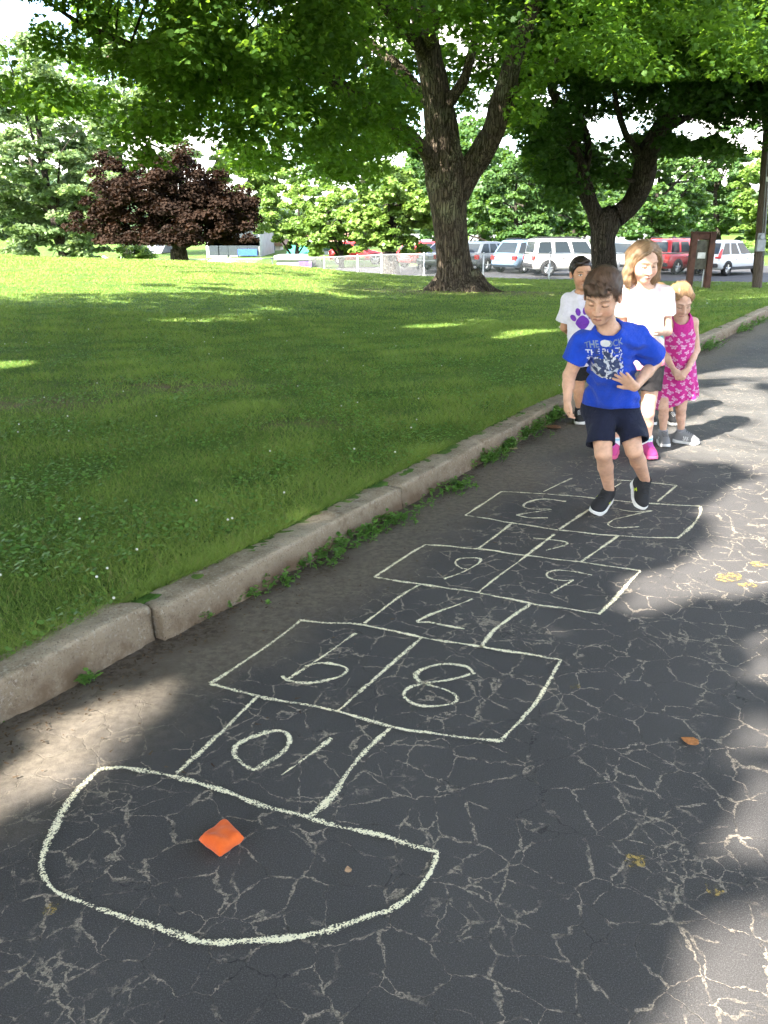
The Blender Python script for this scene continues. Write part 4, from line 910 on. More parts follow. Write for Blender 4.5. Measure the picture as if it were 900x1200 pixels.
# ------------------------------------------------------------------ cars
M_GLASS = NT('car_glass').base((.02, .026, .03), .12, .3)
M_TYRE = simple('tyre_rubber', (.02, .02, .021), .85, .3, 0, .1); M_RIM = simple('alloy_rim', (.50, .51, .52), .3, .5, .8, .05)
M_TAIL = simple('tail_lamp_red', (.55, .02, .02), .25, .6, 0, 0); M_TRIM = simple('black_trim', (.025, .025, .027), .6, .4, 0, .1); M_PLATE = simple('plate_white_blank', (.65, .65, .62), .5)
M_HEAD = simple('lamp_clear', (.7, .72, .74), .15, .8, 0, 0)
def paint(name, c, metal=0.0):
    t = NT(name); t.base(c, .32, .5, metal); t.p.inputs['Coat Weight'].default_value = .6; t.p.inputs['Coat Roughness'].default_value = .06; return t.m
def car(px, Y, deg, col, name, label, Lc=4.5, W=1.82, H=1.68, boxy=False, rack=False, cladding=False, sedan=False, tall_lamp=False):
    """px, Y: the rear right bottom corner; deg: heading away from the picture plane. Local x forward, y left, z up"""
    q = on_y(px, 320, Y); a = R(deg); e = empty(name, (0, 0, 0), a)
    loc = Matrix.Rotation(a, 3, 'Z')@Vector((0, W/2, 0)); gz = float(far_z(q[0], Y))+.035
    e.location = (q[0]+loc[0], q[1]+loc[1], gz); tag(e, label, 'car', 'cars parked behind the lawn')
    w = W/2; zs = .98 if not boxy else 1.06; zb = .30; 
    # lower body: loft of cross-sections along its length
    st = [(0.0, .50, zs-.16, .86), (.06, .34, zs-.03, .95), (.35, zb, zs, 1), (1.2, zb, zs, 1), (Lc*.5, zb, zs-.01, 1), (Lc*.70, zb, zs-.04, 1), (Lc*.78, zb, zs-.06, .99), (Lc*.93, zb+.02, zs-(.20 if not boxy else .10), .95), (Lc-.05, .36, zs-(.30 if not boxy else .18), .88), (Lc, .46, zs-.42, .80)]
    V = []; n = 10
    for x, b_, t_, k in st:
        y = w*k; hgt = t_-b_
        V += [(x, -y*.86, b_), (x, -y*.97, b_+.10*hgt), (x, -y, b_+.35*hgt), (x, -y*.995, b_+.68*hgt), (x, -y*.95, b_+.93*hgt), (x, -y*.86, t_), (x, y*.86, t_), (x, y*.95, b_+.93*hgt), (x, y*.995, b_+.68*hgt), (x, y, b_+.35*hgt), (x, y*.97, b_+.10*hgt), (x, y*.86, b_)]
    n = 12; Fc = [(i*n+k, i*n+(k+1) % n, (i+1)*n+(k+1) % n, (i+1)*n+k) for i in range(len(st)-1) for k in range(n)]+[tuple(range(n-1, -1, -1)), tuple(range((len(st)-1)*n, len(st)*n))]
    mb = MB(); mb.add(V, Fc); bd = mb.build('body', col, e, True)
    # cabin: tapered greenhouse with a bowed roof
    if boxy: x0, x1, x2, x3 = .06, .18, Lc*.62, Lc*.72
    elif sedan: x0, x1, x2, x3 = .55, 1.25, Lc*.56, Lc*.73
    else: x0, x1, x2, x3 = .10, .62, Lc*.52, Lc*.74
    wb, wt = w*.88, w*(.80 if boxy else .70); zt = H
    rows = []; 
    for f in (0, .15, .5, .85, 1.0):
        z = zs-.05+(zt-zs+.05)*f; xa = x0+(x1-x0)*f**1.15; xb = x3+(x2-x3)*f**.9; y = wb+(wt-wb)*f; rows.append((xa, xb, y, z))
    V = []; 
    for xa, xb, y, z in rows: V += [(xa, -y, z), (xa+.25*(xb-xa), -y*1.01, z), (xa+.7*(xb-xa), -y*1.01, z), (xb, -y*.92, z), (xb, y*.92, z), (xa+.7*(xb-xa), y*1.01, z), (xa+.25*(xb-xa), y*1.01, z), (xa, y, z)]
    xa, xb, y, z = rows[-1]; V += [(xa+.10, -y*.86, z+.045), (xa+.3*(xb-xa), -y*.88, z+.06), (xa+.7*(xb-xa), -y*.88, z+.06), (xb-.10, -y*.8, z+.035), (xb-.10, y*.8, z+.035), (xa+.7*(xb-xa), y*.88, z+.06), (xa+.3*(xb-xa), y*.88, z+.06), (xa+.10, y*.86, z+.045)]
    Fc = [(i*8+k, i*8+(k+1) % 8, (i+1)*8+(k+1) % 8, (i+1)*8+k) for i in range(5) for k in range(8)]+[(40, 41, 46, 47), (41, 42, 45, 46), (42, 43, 44, 45)]
    MB().add(V, Fc).build('cabin', col, e, True)
    def side(f, g, s):      # f height fraction, g fraction along
        z = zs-.05+(zt-zs+.05)*f; xa = x0+(x1-x0)*f**1.15; xb = x3+(x2-x3)*f**.9; y = wb+(wt-wb)*f; return np.array([xa+(xb-xa)*g, s*(y*1.012+.010), z])
    cuts = [(.05, .29), (.33, .60), (.64, .955)] if not sedan else [(.16, .50), (.54, .94)]
    for s in (-1, 1):
        for g0, g1 in cuts:
            f0, f1 = .17, .90
            P = [side(f0, g0+.01, s), side(f0, g1, s), side(.5, g1-.005, s), side(f1, g1-.02, s), side(f1, g0+.015, s)]; 
            if s > 0: P = P[::-1]
            MB().prism(P, (0, -s*.02, 0)).build('window', M_GLASS, e)
        # wheel arches, wheels
        for wx in (Lc*.175, Lc*.80):
            R_ = .345 if not boxy else .37; m = MB(); P = [(wx+(R_+.075)*math.cos(k*math.pi/14), s*(w*1.003), R_+(R_+.075)*math.sin(k*math.pi/14)) for k in range(15)]
            if s > 0: P = P[::-1]
            P = [(x, y, max(z, zb+.02)) for x, y, z in P]
            m.prism(P, (0, -s*.22, 0)); m.build('wheel_arch', M_TRIM, e)
            m = MB(); C_ = []
            prof = [(R_*.66, .0), (R_*.70, .012), (R_*.92, .014), (R_*.99, -.03), (R_*1.0, -.10), (R_*.97, -.2), (R_*.6, -.21)]
            for k in range(24):
                q2 = k*math.pi/12; C_ += [(wx+r_*math.cos(q2), s*(w*1.003+d_+.012), R_+r_*math.sin(q2)) for r_, d_ in prof]
            npf = len(prof); m.add(C_, [(k*npf+j, k*npf+j+1, ((k+1) % 24)*npf+j+1, ((k+1) % 24)*npf+j) for k in range(24) for j in range(npf-1)]); wh = m.build('wheel', M_TYRE, e, True)
            m = MB(); m.tube([(wx, s*(w*.97), R_), (wx, s*(w*.985), R_)], R_*.66, 20)
            for k in range(5):
                q2 = k*1.2566+.3; m.tube([(wx, s*(w*1.0+.004), R_), (wx+R_*.62*math.cos(q2), s*(w*1.0+.004), R_+R_*.62*math.sin(q2))], [.05, .035], 6)
            m.build('rim', M_RIM, wh)
        lz = (zs-.12, zs+.34) if tall_lamp else (zs-.30, zs-.06)
        m = MB(); P = [(.03 if not tall_lamp else .10, s*w*.70, lz[0]), (.30, s*(w*.965), lz[0]+.05), (.34, s*(w*.965), lz[1]-.03 if not tall_lamp else zs-.02), (.14 if not tall_lamp else .42, s*w*(.80 if not tall_lamp else .78), lz[1])]
        m.box((.07, s*w*.80, (lz[0]+min(lz[1], zs-.02))/2), (.16, w*.30, min(lz[1], zs-.02)-lz[0]), None, .02); 
        if tall_lamp: m.tube([(.10, s*w*.88, zs-.06), (.22, s*w*.84, zs+.12), (.40, s*w*.78, zs+.34)], [.085, .075, .04], 8)
        m.build('tail_light', M_TAIL, e)
        MB().box((Lc*.945, s*w*.70, zs-.33), (.22, w*.36, .14), None, .03).build('headlight', M_HEAD, e)
        MB().box((Lc*.655, s*(w+.07), zs+.04), (.12, .17, .12), None, .03).build('mirror', col, e)
        for hx in (Lc*.34, Lc*.57): MB().box((hx, s*(w*1.0+.004), zs-.17), (.15, .03, .035), None, .008).build('door_handle', M_TRIM, e)
        if cladding: MB().box((Lc*.49, s*(w*.99), .36), (Lc*.50, .06, .15), None, .02).build('sill_trim', M_TRIM, e)
        if rack: MB().tube([(x1+.25, s*wt*.9, H+.07), (x1+.3, s*wt*.9, H+.12), (x2-.2, s*wt*.9, H+.12), (x2-.1, s*wt*.9, H+.06)], .022, 6).build('roof_rail', M_TRIM, e)
    def rear(f, g): 
        z = zs-.05+(zt-zs+.05)*f; xa = x0+(x1-x0)*f**1.15; y = wb+(wt-wb)*f; return np.array([xa-.012, y*g, z])
    MB().prism([rear(.2, .86), rear(.2, -.86), rear(.55, -.85), rear(.9, -.8), rear(.9, .8), rear(.55, .85)], (.02, 0, 0)).build('rear_window', M_GLASS, e)
    def front(f, g):
        z = zs-.05+(zt-zs+.05)*f; xb = x3+(x2-x3)*f**.9; y = (wb+(wt-wb)*f)*.92; return np.array([xb+.012, y*g, z])
    MB().prism([front(.12, -.93), front(.12, .93), front(.9, .88), front(.9, -.88)], (-.02, 0, 0)).build('windshield', M_GLASS, e)
    MB().box((.03, 0, .52), (.16, W*.88, .20), None, .04).build('bumper', M_TRIM if (cladding or boxy) else col, e)
    MB().box((-.025 if not boxy else -.03, 0, zs-.20 if not cladding else zs-.25), (.02, .32, .16), None, .004).build('licence_plate', M_PLATE, e)
    return e
PW = paint('paint_white', (.60, .61, .62)); PO = paint('paint_old_white', (.52, .515, .50)); PR = paint('paint_red', (.40, .022, .03)); PB = paint('paint_steel_blue', (.16, .24, .34), .3); PS = paint('paint_silver', (.26, .28, .30), .5); PG = paint('paint_dark_grey', (.11, .125, .14), .4); PR2 = paint('paint_bright_red', (.50, .035, .04))
car(842, 44.5, 37, PW, 'parked_car', 'white crossover with tall red tail lamps parked beside the utility pole', cladding=True, tall_lamp=True)
car(783, 45.5, 37, PR, 'parked_car', 'dark red boxy off-road car with roof rails parked behind the timber sign stand', H=1.74, boxy=True, rack=True)
car(737, 47, 40, PS, 'parked_car', 'silver car with a dark rear window between the dark maple trunk and the tall girl', H=1.6)
car(624, 44.5, 8, PO, 'parked_car', 'older white boxy off-road vehicle standing side-on behind the paw-print boy', Lc=4.75, H=1.76, boxy=True, rack=True)
car(604, 46.5, 42, PB, 'parked_car', 'steel blue wagon seen through the fence, left of the white off-road vehicle', H=1.66, rack=True)
car(560, 48, 42, PG, 'parked_car', 'dark grey car half hidden by the big maple trunk on its right side', H=1.55)
car(512, 48.5, 40, PS, 'parked_car', 'silver grey car behind the fence just left of the big maple trunk', H=1.5, sedan=True)
car(484, 52, 38, PR2, 'parked_car', 'small red car seen through the fence by the straight-trunked green tree', H=1.5)
car(386, 60, 3, PR2, 'parked_car', 'red hatchback standing side-on behind the crest of the lawn, near the brick house', Lc=4.0, H=1.45)

# ------------------------------------------------------------------ buildings of the town
def wallm(name, c): return simple(name, c, .85, .2, 0, .15, 1.2)
def brickm(name, a, b, m):
    t = NT(name); br = t.n.new('ShaderNodeTexBrick'); br.inputs['Color1'].default_value = (*a, 1); br.inputs['Color2'].default_value = (*b, 1); br.inputs['Mortar'].default_value = (*m, 1); br.inputs['Scale'].default_value = 4
    co = t.obj(); rot = t.n.new('ShaderNodeMapping'); rot.inputs['Rotation'].default_value = (R(90), 0, 0); t.l(co, rot.inputs[0]); t.l(rot.outputs[0], br.inputs['Vector']); t.base(br.outputs[0], .9, .2); return t.m
M_PANE = NT('window_glass').base((.05, .06, .07), .08, .7); M_FRAME = simple('frame_white', (.5, .5, .49), .6, .3, 0, .05)
def house(name, label, x0p, x1p, topy, Y, depth, wm, rm, roof='gable', rise=1.6, wins=(), cat='house', base_y=318, rz=0):
    a = on_y(x0p, topy, Y); b = on_y(x1p, topy, Y); W_ = b[0]-a[0]; gz = float(far_z((a[0]+b[0])/2, Y))-.3; H_ = a[2]-gz
    r = empty(name, ((a[0]+b[0])/2, Y, gz)); tag(r, label, cat, 'town buildings behind the lawn')
    MB().box((0, depth/2, H_/2), (W_, depth, H_)).build('wall', wm, r)
    o = .35
    if roof == 'gable':      # ridge along x
        MB().prism([(-W_/2-o, -o, H_+.01), (-W_/2-o, depth+o, H_+.01), (-W_/2-o, depth/2, H_+rise)], (W_+2*o, 0, 0)).build('roof', rm, r)
    elif roof == 'front':    # gable end to us
        MB().prism([(-W_/2-o, -o, H_+.01), (W_/2+o, -o, H_+.01), (0, -o, H_+rise)], (0, depth+2*o, 0)).build('roof', rm, r)
    else:
        MB().box((0, depth/2, H_+.13), (W_+.3, depth+.3, .26)).build('roof', rm, r)
    for (u, v, ww, hh) in wins:
        f = MB().box((W_*(u-.5), -.02, H_*v), (ww+.16, .08, hh+.16)).build('window', M_FRAME, r)
        MB().box((W_*(u-.5), -.05, H_*v), (ww, .06, hh)).build('pane', M_PANE, f)
    return r, W_, H_
GREY = wallm('siding_grey', (.36, .37, .40)); CREAM = wallm('siding_cream', (.55, .52, .46)); WHITE = wallm('siding_white', (.42, .42, .43)); BRICK = brickm('brick_red', (.36, .13, .09), (.42, .18, .13), (.4, .34, .3)); BRICK2 = brickm('brick_orange', (.42, .19, .09), (.46, .23, .13), (.42, .36, .3))
ROOFG = simple('roof_grey', (.20, .20, .21), .9, .2, 0, .2, 2); ROOFB = simple('roof_brown', (.24, .15, .11), .9, .2, 0, .2, 2); ROOFGR = simple('roof_green', (.05, .30, .20), .5, .4, 0, .1, 2); ROOFW = simple('canvas_white', (.45, .46, .47), .8, .2, 0, .03)
r1, w1, h1 = house('apartment_building', 'pale grey two-storey building with upper windows right of the copper beech', 240, 304, 270, 78, 10, GREY, ROOFG, 'flat', 0, [(u, .80, .9, 1.5) for u in (.15, .32, .50, .69, .88)]+[(u, .48, .9, 1.5) for u in (.15, .32, .50, .69, .88)], 'building')
MB().box((w1*.27, -.25, h1*.30), (1.7, .12, .55)).build('blue_sign_board', simple('sign_blue', (.03, .10, .42), .5), r1)
house('house', 'low white storefront under the beech branches at the left', 150, 186, 297, 90, 8, CREAM, ROOFG, 'gable', 1.8, [(.3, .5, 1, 1), (.7, .5, 1, 1)])
rb, wb_, hb_ = house('house', 'red brick house with a tall white chimney pipe behind the lawn', 350, 402, 290, 80, 9, BRICK, ROOFB, 'gable', 1.3, [(.68, .72, 1.0, 1.1), (.85, .72, .8, 1.1), (.3, .4, 1, 1.2)])
MB().tube([(-wb_*.17, -.6, 0), (-wb_*.17, -.6, hb_+1.4)], .32, 10).build('chimney', ROOFW, rb)
rg, wg, hg = house('kiosk', 'small hut with a green roof behind the fence', 341, 364, 303, 66, 4, CREAM, ROOFGR, 'gable', 1.0, [(.5, .5, .8, .7)], 'hut')
rs, ws, hs = house('shed', 'low white shed with a purple front panel behind the fence', 324, 366, 304.5, 58, 3, WHITE, ROOFW, 'flat', 0, [], 'shed')
MB().box((ws*.30, -.06, hs*.52), (ws*.36, .08, hs*.72)).build('purple_panel', simple('purple_panel', (.20, .12, .42), .6, .3, 0, .3, 3), rs)
house('house', 'small white and brick house glimpsed left of the big maple trunk', 487, 514, 290, 85, 8, BRICK, ROOFG, 'gable', 1.2, [(.72, .62, 1.1, 1.1)])
house('house', 'orange brick building glimpsed above the steel blue wagon', 560, 612, 292, 88, 9, BRICK2, ROOFG, 'gable', 1.3, [(.3, .6, 1.2, 1.1), (.7, .6, 1.2, 1.1)])
house('house', 'tan house half hidden behind the bright yellow-green tree', 306, 328, 288, 95, 8, CREAM, ROOFB, 'front', 2.2, [(.5, .6, 1, 1.2)])
house('house', 'long white house low behind the right-hand trees', 700, 770, 289, 110, 10, WHITE, ROOFG, 'gable', 2.0, [(.2, .6, 1.2, 1.2), (.5, .6, 1.2, 1.2), (.8, .6, 1.2, 1.2)])
def canopy(px, Y, w_, h_, label, sign=False):
    p = on_y(px, 305, Y); gz = float(far_z(p[0], Y))-.2; r = empty('event_tent', (p[0], Y, gz)); tag(r, label, 'tent', 'white tents by the town')
    for sx in (-1, 1):
        for sy in (-1, 1): MB().tube([(sx*w_/2, sy*w_/2, 0), (sx*w_/2, sy*w_/2, h_)], .05, 6).build('leg', M_FRAME, r)
    V = [(-w_/2-.1, -w_/2-.1, h_), (w_/2+.1, -w_/2-.1, h_), (w_/2+.1, w_/2+.1, h_), (-w_/2-.1, w_/2+.1, h_), (0, 0, h_+1.0)]; V += [(x, y, z-.35) for x, y, z in V[:4]]
    MB().add(V, [(0, 1, 4), (1, 2, 4), (2, 3, 4), (3, 0, 4), (5, 6, 1, 0), (6, 7, 2, 1), (7, 8, 3, 2), (8, 5, 0, 3), (8, 7, 6, 5)]).build('roof', ROOFW, r)
    if sign: MB().box((0, -w_/2-.16, h_-.1), (w_*.72, .06, .62)).build('purple_sign_board', simple('sign_purple', (.18, .12, .45), .5), r)
def top_h(px, topy, Y): p = on_y(px, topy, Y); return float(p[2]-far_z(p[0], Y))+.2
canopy(122, 72, 2.6, top_h(122, 303, 72)-.75, 'white peaked tent at the far left, leftmost of the three')
canopy(145, 72, 2.6, top_h(145, 303, 72)-.75, 'white peaked tent left of the copper beech trunk')
canopy(258, 70, 4.2, top_h(258, 304, 70)-.7, 'white canopy with a purple sign in front of the grey building', True)
# ================================================================== PEOPLE: distance fields meshed into single smooth surfaces
def unit(v): v = np.asarray(v, float); return v/(np.linalg.norm(v)+1e-12)
class SDF:
    def __init__(s, lo, hi, h):
        s.o = np.asarray(lo, float); s.h = h; n = np.ceil((np.asarray(hi)-s.o)/h).astype(int)+1; s.n = n
        s.ax = [(s.o[i]+h*np.arange(n[i])).astype(np.float32) for i in range(3)]; s.f = np.full(tuple(n), .3, np.float32)
    def sl(s, lo, hi, pad):
        a = np.clip(np.floor((np.asarray(lo)-pad-s.o)/s.h).astype(int), 0, s.n); b = np.clip(np.ceil((np.asarray(hi)+pad-s.o)/s.h).astype(int)+1, 0, s.n)
        S = tuple(slice(a[i], b[i]) for i in range(3)); X = np.meshgrid(*[s.ax[i][S[i]] for i in range(3)], indexing='ij', sparse=True); return S, X
    def put(s, S, d, k, op):
        a = s.f[S]
        if a.size == 0: return
        if op == 'u':
            if k > 0: q = np.clip(.5+.5*(a-d)/k, 0, 1); r = a*(1-q)+d*q-k*q*(1-q)
            else: r = np.minimum(a, d)
        else:
            d = -d
            if k > 0: q = np.clip(.5-.5*(a-d)/k, 0, 1); r = a*(1-q)+d*q+k*q*(1-q)
            else: r = np.maximum(a, d)
        s.f[S] = r
    def cone(s, a, b, ra, rb, k=.02, op='u', sq=None):
        a = np.asarray(a, float); b = np.asarray(b, float); rm = max(ra, rb); S, X = s.sl(np.minimum(a, b)-rm, np.maximum(a, b)+rm, k+2*s.h+.01)
        ab = b-a; L = float(ab@ab)+1e-12; t = np.clip(((X[0]-a[0])*ab[0]+(X[1]-a[1])*ab[1]+(X[2]-a[2])*ab[2])/L, 0, 1)
        d = np.sqrt((X[0]-a[0]-t*ab[0])**2+(X[1]-a[1]-t*ab[1])**2+(X[2]-a[2]-t*ab[2])**2)-(ra+(rb-ra)*t); s.put(S, d, k, op)
    def ell(s, c, M, r, k=.02, op='u'):
        """M rows = axes"""
        c = np.asarray(c, float); M = np.asarray(M, float); r = np.asarray(r, float); e = np.sqrt(((M*r[:, None])**2).sum(0)); S, X = s.sl(c-e, c+e, k+2*s.h+.01)
        q = [(M[i, 0]*(X[0]-c[0])+M[i, 1]*(X[1]-c[1])+M[i, 2]*(X[2]-c[2])) for i in range(3)]
        k0 = np.sqrt(sum((q[i]/r[i])**2 for i in range(3))); k1 = np.sqrt(sum((q[i]/r[i]**2)**2 for i in range(3)))+1e-9
        s.put(S, k0*(k0-1)/k1, k, op)
    def loft(s, O, M, sec, k=.02):
        """sec rows: z, cx, cy, rx, ry in frame M (rows x, y, z)"""
        O = np.asarray(O, float); sec = np.array(sec, float); R_ = sec[:, 3:].max()+.05; A = O+M[2]*sec[0, 0]; B = O+M[2]*sec[-1, 0]
        S, X = s.sl(np.minimum(A, B)-R_, np.maximum(A, B)+R_, .02); q = [(M[i, 0]*(X[0]-O[0])+M[i, 1]*(X[1]-O[1])+M[i, 2]*(X[2]-O[2])) for i in range(3)]
        iv = [np.interp(q[2], sec[:, 0], sec[:, j]).astype(np.float32) for j in range(1, 5)]
        x = (q[0]-iv[0])/iv[2]; y = (q[1]-iv[1])/iv[3]; k0 = np.sqrt(x*x+y*y); k1 = np.sqrt((x/iv[2])**2+(y/iv[3])**2)+1e-6
        d = np.maximum(k0*(k0-1)/k1, np.maximum(q[2]-sec[-1, 0], sec[0, 0]-q[2])); s.put(S, d, k, 'u')
    def pts(s):
        X = np.meshgrid(*s.ax, indexing='ij', sparse=True); return X
    def disp(s, fn, amp, band=.03):
        idx = np.nonzero(np.abs(s.f) < band); P = np.stack([s.ax[i][idx[i]] for i in range(3)], -1); s.f[idx] += amp*fn(P).astype(np.float32)
    def shell(s, th): s.f = np.maximum(s.f, -(s.f+th))
    def cut(s, fn): 
        idx = np.nonzero(s.f < .04); P = np.stack([s.ax[i][idx[i]] for i in range(3)], -1); s.f[idx] = np.maximum(s.f[idx], fn(P).astype(np.float32))
    def mesh(s, smooth=1):
        f = s.f; f[[0, -1]] = .3; f[:, [0, -1]] = .3; f[:, :, [0, -1]] = .3; sg = f < 0; n = np.array(f.shape)-1
        c = lambda A, i, j, k: A[i:i+n[0], j:j+n[1], k:k+n[2]]
        cnt = sum(c(sg, i, j, k).astype(np.int8) for i in (0, 1) for j in (0, 1) for k in (0, 1)); m = (cnt > 0) & (cnt < 8); I = np.nonzero(m); N = len(I[0])
        idx = np.full(tuple(n), -1, np.int32); idx[I] = np.arange(N); acc = np.zeros((N, 3)); num = np.zeros(N)
        cor = {(i, j, k): f[I[0]+i, I[1]+j, I[2]+k].astype(float) for i in (0, 1) for j in (0, 1) for k in (0, 1)}
        for a in cor:
            for ax in range(3):
                if a[ax]: continue
                b = tuple(1 if q == ax else a[q] for q in range(3)); fa, fb = cor[a], cor[b]; cr = (fa < 0) != (fb < 0); t = np.where(cr, fa/np.where(cr, fa-fb, 1), 0)
                p = np.array(a, float)[None].repeat(N, 0); p[:, ax] += t; acc += p*cr[:, None]; num += cr
        V = s.o+s.h*(np.stack(I, -1)+acc/num[:, None]); Fc = []
        for ax in range(3):
            b1, b2 = [q for q in range(3) if q != ax]; sh = list(f.shape); sh[ax] -= 1
            lo = sg.take(range(f.shape[ax]-1), ax); hi = sg.take(range(1, f.shape[ax]), ax); E = np.array(np.nonzero(lo != hi)); ok = (E[b1] > 0) & (E[b2] > 0) & (E[b1] < n[b1]) & (E[b2] < n[b2]); E = E[:, ok]
            def cell(d1, d2): e = E.copy(); e[b1] -= d1; e[b2] -= d2; return idx[tuple(e)]
            q = np.stack([cell(1, 1), cell(0, 1), cell(0, 0), cell(1, 0)], -1); flip = lo[tuple(E)]
            if ax == 1: flip = ~flip
            q[~flip] = q[~flip][:, ::-1]; Fc.append(q)
        Fc = np.concatenate(Fc); Fc = Fc[(Fc >= 0).all(1)]
        for _ in range(smooth):
            A = np.zeros_like(V); w = np.zeros(len(V))
            for a, b in ((0, 1), (1, 2), (2, 3), (3, 0)):
                for x, y in ((a, b), (b, a)):
                    for k in range(3): A[:, k] += np.bincount(Fc[:, x], V[Fc[:, y], k], len(V))
                    w += np.bincount(Fc[:, x], minlength=len(V))
            V = V+.5*(A/np.maximum(w, 1)[:, None]-V)
        return V, Fc
def subdiv(V, Fc, mask):
    """split the masked quads into four (linear), keeping positions"""
    Q = Fc[mask]; rest = Fc[~mask]; e = np.concatenate([np.sort(Q[:, [a, b]], 1) for a, b in ((0, 1), (1, 2), (2, 3), (3, 0))]); ue, inv = np.unique(e, axis=0, return_inverse=True); inv = inv.ravel()
    nV = len(V); mid = V[ue].mean(1); cen = V[Q].mean(1); m = len(Q); E = [nV+inv[i*m:(i+1)*m] for i in range(4)]; Cn = nV+len(ue)+np.arange(m)
    nf = np.concatenate([np.stack([Q[:, 0], E[0], Cn, E[3]], -1), np.stack([E[0], Q[:, 1], E[1], Cn], -1), np.stack([Cn, E[1], Q[:, 2], E[2]], -1), np.stack([E[3], Cn, E[2], Q[:, 3]], -1)])
    return np.concatenate([V, mid, cen]), np.concatenate([rest, nf]), np.r_[np.zeros(len(rest), bool), np.ones(len(nf), bool)]

def skin_material(name):
    t = NT(name); a = t.attr('col'); n = t.noise(t.pos(), 38, 5, .65); h = t.n.new('ShaderNodeHueSaturation'); t.l(a.outputs['Color'], h.inputs['Color']); t.l(t.ramp(n.outputs[0], .3, .7, .86, 1.08), h.inputs['Value'])
    t.bump(t.noise(t.pos(), 420, 3).outputs[0], .25, .002)
    t.base(h.outputs[0], .52, .35); t.p.inputs['Subsurface Weight'].default_value = .12; t.p.inputs['Subsurface Radius'].default_value = (.012, .005, .003); t.p.inputs['Subsurface Scale'].default_value = 1.0; return t.m
M_SKIN = skin_material('skin')
def cloth_material(name, sheen=.1, weave=900):
    t = NT(name); a = t.attr('col'); p = t.pos(); n = t.noise(p, 26, 4, .6); h = t.n.new('ShaderNodeHueSaturation'); t.l(a.outputs['Color'], h.inputs['Color']); t.l(t.ramp(n.outputs[0], .3, .7, .92, 1.06), h.inputs['Value'])
    t.base(h.outputs[0], .85, .2); t.p.inputs['Sheen Weight'].default_value = sheen; w = t.noise(p, weave, 2); t.bump(t.math('ADD', t.math('MULTIPLY', n.outputs[0], 2.2), t.math('MULTIPLY', w.outputs[0], .3)), .55, .012); return t.m
M_CLOTH = cloth_material('cotton_jersey'); M_SHORT = cloth_material('sports_cloth', .05)
def hair_material(name, dark, light, rough=.42):
    t = NT(name); a = t.attr('tint'); t.base(t.mix(a.outputs['Fac'], dark, light), rough, .45); return t.m
M_SHOE = NT('shoe_upper'); _c = M_SHOE.attr('col'); M_SHOE.base(_c.outputs['Color'], .75, .3); M_SHOE.bump(M_SHOE.noise(M_SHOE.pos(), 500, 2).outputs[0], .4, .002); M_SHOE = M_SHOE.m
M_SOLE = simple('sole_white', (.72, .71, .68), .6, .3, 0, .08, 40); M_SOLED = simple('sole_dark', (.03, .03, .032), .7, .3)
WR = Noise(61); WR2 = Noise(62)

def decal(V, Fc, frame, w, h, res, fn):
    """quads of a printed design laid 1.5 mm over a garment: frame = origin, side, up, front; fn(u, v) -> mask, colour"""
    O, sd, up, fr = frame; bvh = BVHTree.FromPolygons([Vector(v) for v in V], [tuple(f) for f in Fc.tolist()]); nu, nv = int(w/res)+1, int(h/res)+1
    U, W_ = np.meshgrid((np.arange(nu)-(nu-1)/2)*res, (np.arange(nv)-(nv-1)/2)*res, indexing='ij'); mask, colr = fn(U+res/2, W_+res/2); vid = {}; DV = []; DF = []; DC = []
    d = Vector(-fr)
    def vert(i, j):
        if (i, j) not in vid:
            p = Vector(O+sd*U[i, j]+up*W_[i, j]+fr*.35); hit = bvh.ray_cast(p, d)
            if hit[0] is None: vid[(i, j)] = None
            else: DV.append(np.array(hit[0])+fr*.0018); vid[(i, j)] = len(DV)-1
        return vid[(i, j)]
    for i in range(nu-1):
        for j in range(nv-1):
            if mask[i, j]:
                q = [vert(i, j), vert(i+1, j), vert(i+1, j+1), vert(i, j+1)]
                if None not in q: 
                    b = len(DC)*4; DF.append([DV[x] for x in q]); DC.append(colr[i, j])
    if not DF: return np.zeros((0, 3)), np.zeros((0, 4), int), np.zeros((0, 3))
    P = np.array(DF).reshape(-1, 3); return P, np.arange(len(P)).reshape(-1, 4), np.repeat(np.array(DC), 4, 0)
def with_decals(V, Fc, col, decs):
    C = np.tile(np.array(col, float), (len(V), 1)) if np.ndim(col) == 1 else col; Vs, Fs, Cs = [V], [Fc], [C]; n = len(V)
    for dv, df, dc in decs: Vs.append(dv); Fs.append(df+n); Cs.append(dc); n += len(dv)
    return np.concatenate(Vs), np.concatenate(Fs), np.concatenate(Cs)
def text_mask(txt, w, h):
    cu = bpy.data.curves.new('t', 'FONT'); cu.body = txt; cu.offset = .022; o = bpy.data.objects.new('t', cu); COL.objects.link(o); dg = bpy.context.evaluated_depsgraph_get(); me = o.evaluated_get(dg).to_mesh()
    V = np.array([v.co[:] for v in me.vertices]); polys = [tuple(p.vertices) for p in me.polygons]; lo, hi = V.min(0), V.max(0); V = (V-(lo+hi)/2)/(hi-lo+1e-9)*np.array([w, h, 0])
    V[:, 2] = 0; b = BVHTree.FromPolygons([Vector(v) for v in V], polys); bpy.data.objects.remove(o); bpy.data.curves.remove(cu)
    return lambda u, v: b.ray_cast(Vector((u, v, 1)), Vector((0, 0, -1)))[0] is not None

